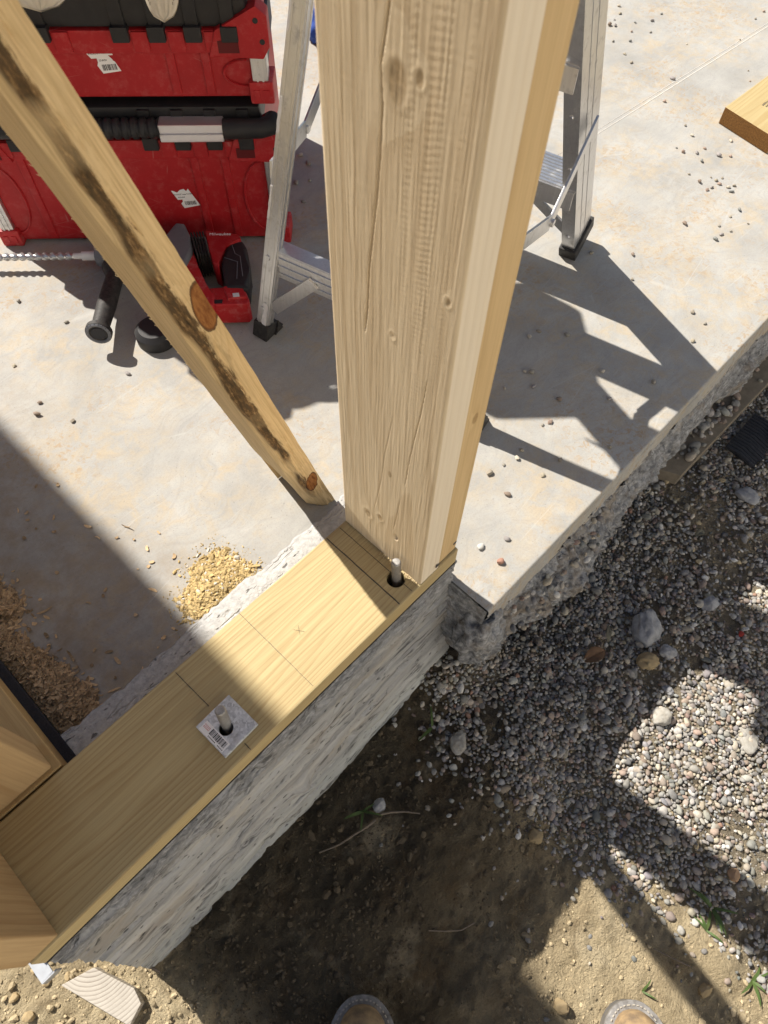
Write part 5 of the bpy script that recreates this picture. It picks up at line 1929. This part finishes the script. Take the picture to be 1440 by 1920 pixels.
# ------------------------------------------------------------------ stones, clods and scraps outside
def rock(name, label, cat, x, y, size, seed, mat, sink=0.3, facet=0.0, z=None, group=None):
    n = fbm(ICO4_V[:, 0] * 1.3 + seed, ICO4_V[:, 1] * 1.3, ICO4_V[:, 2] * 1.3, 4, seed, 0.5)
    V = ICO4_V * (1 + 0.26 * n)[:, None]
    rg = np.random.default_rng(seed)
    if facet > 0:
        for i in range(9):
            d = rg.normal(size=3)
            d /= np.linalg.norm(d)
            lim = rg.uniform(0.62, 0.85)
            dist = V @ d
            V = V - np.clip(dist - lim, 0, 9)[:, None] * d * facet
    V = V + ICO4_V * (0.055 * fbm(ICO4_V[:, 0] * 6, ICO4_V[:, 1] * 6, ICO4_V[:, 2] * 6 + seed, 4, seed + 3, 0.65))[:, None]
    V = V * np.array(size)
    zb = float(ground_z(x, y)) if z is None else z
    o = np_mesh(name, V, ICO4_F, mat, None, True)
    o.location = (x, y, zb + size[2] * (1 - sink * 2))
    o.rotation_euler.z = rg.uniform(0, 6.28)
    tag(o, label, cat, group)
    return o


o = rock('rock', 'large pale grey angular rock on the shaded gravel', 'rock', 0.318, -0.256, (0.040, 0.030, 0.026), 2, M['rock'], 0.18, 0.9)
o.rotation_euler.z = 0.5
rock('rock', 'flat pale rock in the shaded gravel near the right edge', 'rock', 0.705, -0.246, (0.026, 0.022, 0.014), 5, M['rock'], 0.2, 0.9)
rock('rock', 'dark grey stone in the shaded gravel right of the large rock', 'rock', 0.440, -0.318, (0.017, 0.014, 0.012), 6, M['rock'], 0.2, 0.7)
rock('rock', 'dull brown lump just below the large grey rock', 'rock', 0.262, -0.296, (0.020, 0.017, 0.014), 7, M['clay'], 0.2, 0.4)
rock('rock', 'dark stone at the upper corner of the sunlit gravel patch', 'rock', 0.300, -0.312, (0.017, 0.014, 0.012), 17, M['rock'], 0.2, 0.6)
rock('concrete_lump', 'crumbly concrete lump in the middle of the sunlit gravel', 'lump', 0.190, -0.372, (0.018, 0.015, 0.013), 8, M['lump'], 0.2, 0.3)
rock('concrete_lump', 'pale crumbled concrete in the sunlit gravel at the right edge', 'lump', 0.268, -0.500, (0.026, 0.017, 0.006), 9, M['lump'], 0.30, 0.8)
rock('concrete_lump', 'grey pebbly concrete lump at the gravel edge below the wall', 'lump', -0.094, -0.140, (0.019, 0.015, 0.012), 10, M['lump'], 0.2, 0.2)
rock('rock', 'smooth greenish stone in the sunlit gravel near its top', 'rock', 0.243, -0.352, (0.011, 0.008, 0.006), 31, M['rock'], 0.15, 0.2)
rock('rock', 'grey stone sunk in the dark soil beside the curved twig', 'rock', -0.262, -0.112, (0.013, 0.011, 0.010), 12, M['rock'], 0.25, 0.4)
rock('clay_clod', 'round clay clod at the gravel edge in the shade', 'clod', -0.113, -0.331, (0.014, 0.012, 0.010), 13, M['clay'], 0.2, 0.2)
rock('clay_clod', 'brown clay clod beside the right boot toe', 'clod', -0.270, -0.506, (0.012, 0.010, 0.009), 14, M['clay'], 0.15, 0.8)
rock('clay_clod', 'pale broken clod in the sunlit strip, right of the right boot', 'clod', -0.098, -0.655, (0.013, 0.009, 0.007), 15, M['clay'], 0.2, 0.9)
rock('stone_chip', 'square tan stone chip at the edge of the sunlit gravel', 'stone', 0.060, -0.594, (0.012, 0.010, 0.007), 16, M['brick'], 0.1, 1.0)
for i, (x, y, r_) in enumerate([(-0.822, 0.089, 0.008), (-0.778, 0.072, 0.007), (-0.752, 0.055, 0.006), (-0.818, 0.053, 0.010), (-0.782, 0.095, 0.006), (-0.84, 0.03, 0.007)]):
    rock('clay_clod', 'pale dry clay clod on the sunlit earth, lower left corner', 'clod', x, y, (r_, r_ * 0.8, r_ * 0.6), 60 + i, M['clay'], 0.2, 0.95, group='clods in the lower left corner')

# weathered plank and ribbed plastic beside the slab
z_ = -0.372
bm = new()
prism(bm, [(0.600, -0.070), (0.622, -0.122), (2.4, -0.155), (2.4, -0.080)], z_ - 0.035, z_, 0.003)
o = obj('plank', bm, M['plank'])
tag(o, 'muddy flat plank against the slab foot with pebbles on it', 'plank')
rng2 = np.random.default_rng(9)
n_ = 150
px_ = rng2.uniform(0.62, 1.0, n_)
py_ = -0.070 - rng2.uniform(0.0, 0.045, n_) ** 1.0
keep = rng2.random(n_) < np.clip(1.2 - np.abs(px_ - 0.78) / 0.12, 0.08, 1)
px_, py_ = px_[keep], py_[keep]
rr = np.clip(rng2.lognormal(math.log(0.0052), 0.3, len(px_)), 0.0025, 0.0095)
oo = blobs('loose_pebbles', np.column_stack([px_, py_, np.full(len(px_), z_) + rr * 0.5]), rr, rng2.uniform(0.5, 0.85, len(px_)), stone_tones(len(px_), rng2), M['pebble'], seed=44)
kind(oo, 'stuff')
tag(oo, 'loose pebbles and grit lying on the muddy plank', 'gravel')
# pebbles stuck on the overspill
n_ = 60
px_ = rng2.uniform(0.05, 0.33, n_)
py_ = -0.078 - rng2.uniform(0.0, 0.035, n_)
rr = np.clip(rng2.lognormal(math.log(0.0042), 0.3, n_), 0.0025, 0.007)
oo = blobs('ledge_pebbles', np.column_stack([px_, py_, ZS - 0.085 - (-(py_ + 0.078)) * 1.0]), rr, rng2.uniform(0.6, 0.9, n_), stone_tones(n_, rng2), M['pebble'], seed=45)
kind(oo, 'stuff')
tag(oo, 'pebbles caught on the broken concrete ledge under the slab', 'gravel')
cor = empty('ribbed_plastic', (0.83, -0.185, -0.40))
tag(cor, 'dark ribbed plastic scrap on the gravel at the right edge', 'plastic')
n = 15
for i in range(n):
    bm = new()
    x = -0.055 + i * 0.0085
    y0 = -0.035 + 0.004 * math.sin(i * 1.3)
    tube(bm, [(x, y0, 0.0), (x + 0.004, y0 + 0.04, 0.006), (x + 0.006, 0.036, 0.002)], 0.0044, 8)
    obj('rib', bm, M['corr'], cor)
bm = new()
prism(bm, [(-0.057, -0.034), (0.070, -0.034), (0.076, 0.036), (-0.05, 0.036)], -0.004, 0.001)
obj('sheet', bm, M['corr'], cor)
rock('rock', 'round grey stone resting on the ribbed plastic', 'rock', 0.868, -0.214, (0.014, 0.012, 0.009), 19, M['rock'], 0.05, 0.2, z=-0.394)


def blade(bm, p0, d, L, w, arch):
    """Thin curved leaf blade with thickness."""
    n = 7
    pts_t, pts_b = [], []
    px2 = Vector((-d.y, d.x, 0)).normalized()
    for i in range(n + 1):
        t = i / n
        p = p0 + d * L * t + Vector((0, 0, arch * math.sin(t * math.pi)))
        ww = w * (1 - t) ** 0.6 * (0.5 + min(1, t * 4) * 0.5)
        pts_t.append((p - px2 * ww, p + px2 * ww))
    vs = [[bm.verts.new(q) for q in (a, b, b - Vector((0, 0, 0.0006)), a - Vector((0, 0, 0.0006)))] for a, b in pts_t]
    for a, b in zip(vs, vs[1:]):
        for k_ in range(4):
            bm.faces.new((a[k_], a[(k_ + 1) % 4], b[(k_ + 1) % 4], b[k_]))


def weed(label, x, y, n, L, seed):
    rnd = random.Random(seed)
    z = float(ground_z(x, y)) + 0.003
    root = empty('weed', (x, y, z))
    tag(root, label, 'weed')
    for i in range(n):
        a = rnd.uniform(0, 6.28)
        d = Vector((math.cos(a), math.sin(a), rnd.uniform(0.05, 0.35)))
        bm = new()
        blade(bm, Vector((0, 0, 0)), d, L * rnd.uniform(0.6, 1.1), L * rnd.uniform(0.06, 0.10), L * 0.15)
        obj('blade', bm, M['weed'], root)


weed('green blade of grass in the dark soil close to the wall', -0.105, -0.090, 2, 0.040, 1)
weed('small green sprout above the long twig in the dark soil', -0.288, -0.100, 4, 0.036, 2)
weed('green weed in the shadow strip right of the sunlit gravel', 0.002, -0.600, 6, 0.042, 3)
weed('bent green weed in the lit dirt below the shadow strip', -0.030, -0.612, 4, 0.034, 4)
weed('tuft of green grass at the lower right edge', -0.037, -0.702, 5, 0.034, 5)
weed('thin green blade beside the right boot toe', -0.168, -0.585, 2, 0.026, 6)


def twig(label, pts, r0, r1, name='twig'):
    bm = new()
    P = []
    for x, y, dz in pts:
        P.append((x, y, float(ground_z(x, y)) + dz))
    tube(bm, P, list(np.linspace(r0, r1, len(P))), 7)
    o = obj(name, bm, M['stick'])
    tag(o, label, 'twig')
    return o


twig('long thin dead twig in the dark soil below the wall', [(-0.380, -0.092, 0.004), (-0.350, -0.107, 0.006), (-0.325, -0.114, 0.005), (-0.300, -0.121, 0.006), (-0.283, -0.124, 0.004)], 0.0012, 0.0024)
twig('curved pale twig beside the sunken grey stone', [(-0.272, -0.124, 0.010), (-0.258, -0.134, 0.011), (-0.240, -0.150, 0.010), (-0.225, -0.170, 0.006)], 0.0022, 0.0012)
twig('thin curved twig on the shaded dirt near the sunlit triangle', [(-0.337, -0.293, 0.004), (-0.320, -0.312, 0.005), (-0.300, -0.331, 0.004), (-0.278, -0.339, 0.004)], 0.0010, 0.0013)
twig('straight pale straw on the shaded gravel', [(0.392, -0.313, 0.010), (0.410, -0.322, 0.011), (0.428, -0.333, 0.010)], 0.0009, 0.0009)
twig('dark thin stick lying in the crack of the lit dirt', [(-0.109, -0.565, 0.003), (-0.097, -0.600, 0.003), (-0.088, -0.622, 0.003)], 0.0009, 0.0012)
twig('dark splinter of bark beside the offcut at the wall end', [(-0.668, 0.008, 0.008), (-0.660, -0.020, 0.010), (-0.655, -0.040, 0.008)], 0.003, 0.0018)


def leaf(label, x, y, L, w, yaw, mat, fold):
    z = float(ground_z(x, y)) + 0.008
    bm = new()
    n = 9
    rows = []
    for i in range(n + 1):
        t = i / n
        ww = w * math.sin(math.pi * min(1, t * 0.93 + 0.05)) ** 0.8
        xx = (t - 0.5) * L
        zz = 0.004 * math.sin(t * 3.0)
        rows.append([bm.verts.new((xx, -ww, zz + fold * ww)), bm.verts.new((xx, 0, zz)), bm.verts.new((xx, ww, zz + fold * ww * 0.9))])
    for a, b in zip(rows, rows[1:]):
        for k_ in range(2):
            bm.faces.new((a[k_], a[k_ + 1], b[k_ + 1], b[k_]))
    bmesh.ops.transform(bm, matrix=Matrix.Translation((x, y, z)) @ Matrix.Rotation(yaw, 4, 'Z'), verts=bm.verts[:])
    o = obj('leaf', bm, mat)
    md = o.modifiers.new('t', 'SOLIDIFY')
    md.thickness = 0.0005
    tag(o, label, 'leaf')


leaf('folded dry brown leaf on the shaded gravel', 0.197, -0.219, 0.046, 0.014, -0.35, M['leaf'], 0.7)
leaf('narrow greyish dry leaf above the folded brown one', 0.252, -0.212, 0.034, 0.005, 0.6, M['leaf_grey'], 0.4)
leaf('small red leaf scrap in the shaded gravel, right', 0.425, -0.392, 0.013, 0.005, 0.2, M['leaf_red'], 0.3)
leaf('tan dry leaf on the bare soil near the right edge', 0.560, -0.222, 0.022, 0.007, -0.3, M['leaf_grey'], 0.5)

# offcut of lumber, flashing corner at the end of the wall
bm = new()
zo = ZG + 0.012
prism(bm, [(-0.762, 0.050), (-0.716, 0.034), (-0.690, -0.030), (-0.694, -0.052), (-0.722, -0.062)], zo - 0.03, zo + 0.010, 0.002)
o = obj('wood_offcut', bm, M['offcut'])
tag(o, 'weathered wood offcut with growth rings on the earth, lower left', 'offcut')
bm = new()
prism(bm, [(-0.670, -0.010), (-0.656, -0.0095), (-0.6555, 0.02), (-0.6700, 0.02)], -0.0475, -0.0455, 0.0)
box(bm, -0.670, -0.652, -0.0115, -0.0100, -0.060, -0.0455)
o = obj('metal_flashing', bm, M['flash'], None, False)
tag(o, 'bright bent metal flashing at the left end of the footing wall', 'flashing')

# ------------------------------------------------------------------ the photographer's boots
def boot(label, tx, ty, yaw):
    """Work boot; toe tip at (tx, ty), pointing along yaw; local x forward, z up."""
    z = float(ground_z(tx, ty)) + 0.004
    root = empty('work_boot', (tx, ty, z))
    root.rotation_euler.z = yaw
    root.scale = (1.18, 1.22, 1.15)
    tag(root, label, 'boot', 'boots of the person taking the picture')

    def outline(g, n=44):
        pts = []
        for i in range(n):
            t = 2 * math.pi * i / n
            c, s = math.cos(t), math.sin(t)
            lx = -0.15 + (0.15 + g) * (abs(c) ** 0.72) * (1 if c > 0 else -1)
            wd = (0.050 if lx > -0.16 else 0.041) + g
            ly = wd * (abs(s) ** 0.82) * (1 if s > 0 else -1)
            pts.append((lx, ly))
        return pts

    bm = new()
    prism(bm, outline(0.0), 0.0, 0.020, 0.002)
    obj('sole', bm, M['sole'], root)
    bm = new()
    prism(bm, outline(0.001), 0.0202, 0.0275, 0.002)
    obj('welt', bm, M['welt'], root)
    bm = new()
    ol = outline(-0.0045, 150)
    for i in range(0, 150, 2):
        a, b = ol[i], ol[(i + 1) % 150]
        if a[0] > -0.2:
            tube(bm, [(a[0], a[1], 0.0282), (b[0], b[1], 0.0282)], 0.0009, 5)
    obj('welt_stitching', bm, M['stitch'], root)
    # upper: rings from the welt to the toe crown, then the shaft
    ns = 40
    levels = [(0.0275, 0.0, 1.0, 1.0), (0.042, -0.002, 1.0, 1.0), (0.058, -0.012, 0.93, 0.92), (0.070, -0.034, 0.82, 0.80), (0.078, -0.062, 0.70, 0.70)]
    V = []
    for zl, sh, sc_, sw in levels:
        for (lx, ly) in outline(-0.0085, ns):
            V.append(((lx + 0.30) * (1 + sh / 0.30) - 0.30 if True else lx, ly * sw, zl + 0.0012 * float(vn(lx * 60, ly * 60, zl * 60, 5))))
    for zl, cx_, rx_, ry_ in ((0.100, -0.205, 0.085, 0.040), (0.15, -0.225, 0.064, 0.042), (0.22, -0.23, 0.062, 0.046)):
        for i in range(ns):
            t = 2 * math.pi * i / ns
            V.append((cx_ + rx_ * math.cos(t), ry_ * math.sin(t), zl))
    nl = len(levels) + 3
    F = []
    for a in range(nl - 1):
        for i in range(ns):
            F.append((a * ns + i, a * ns + (i + 1) % ns, (a + 1) * ns + (i + 1) % ns, (a + 1) * ns + i))
    up = np_mesh('upper', np.array(V), np.array(F), M['boot'], root, True)
    bm = new()
    # toe-cap seam
    pts = [(-0.085 + 0.012 * math.cos(t), 0.038 * math.sin(t), 0.071 - 0.020 * abs(math.sin(t)) ** 2) for t in np.linspace(-1.35, 1.35, 16)]
    tube(bm, pts, 0.0010, 5)
    obj('toe_seam', bm, M['stitch'], up)
    return root


boot('dusty tan work boot toe in the shade, bottom centre', -0.466, -0.276, math.radians(44))
boot('sunlit tan work boot toe with pale stitching, bottom right', -0.197, -0.568, math.radians(47))
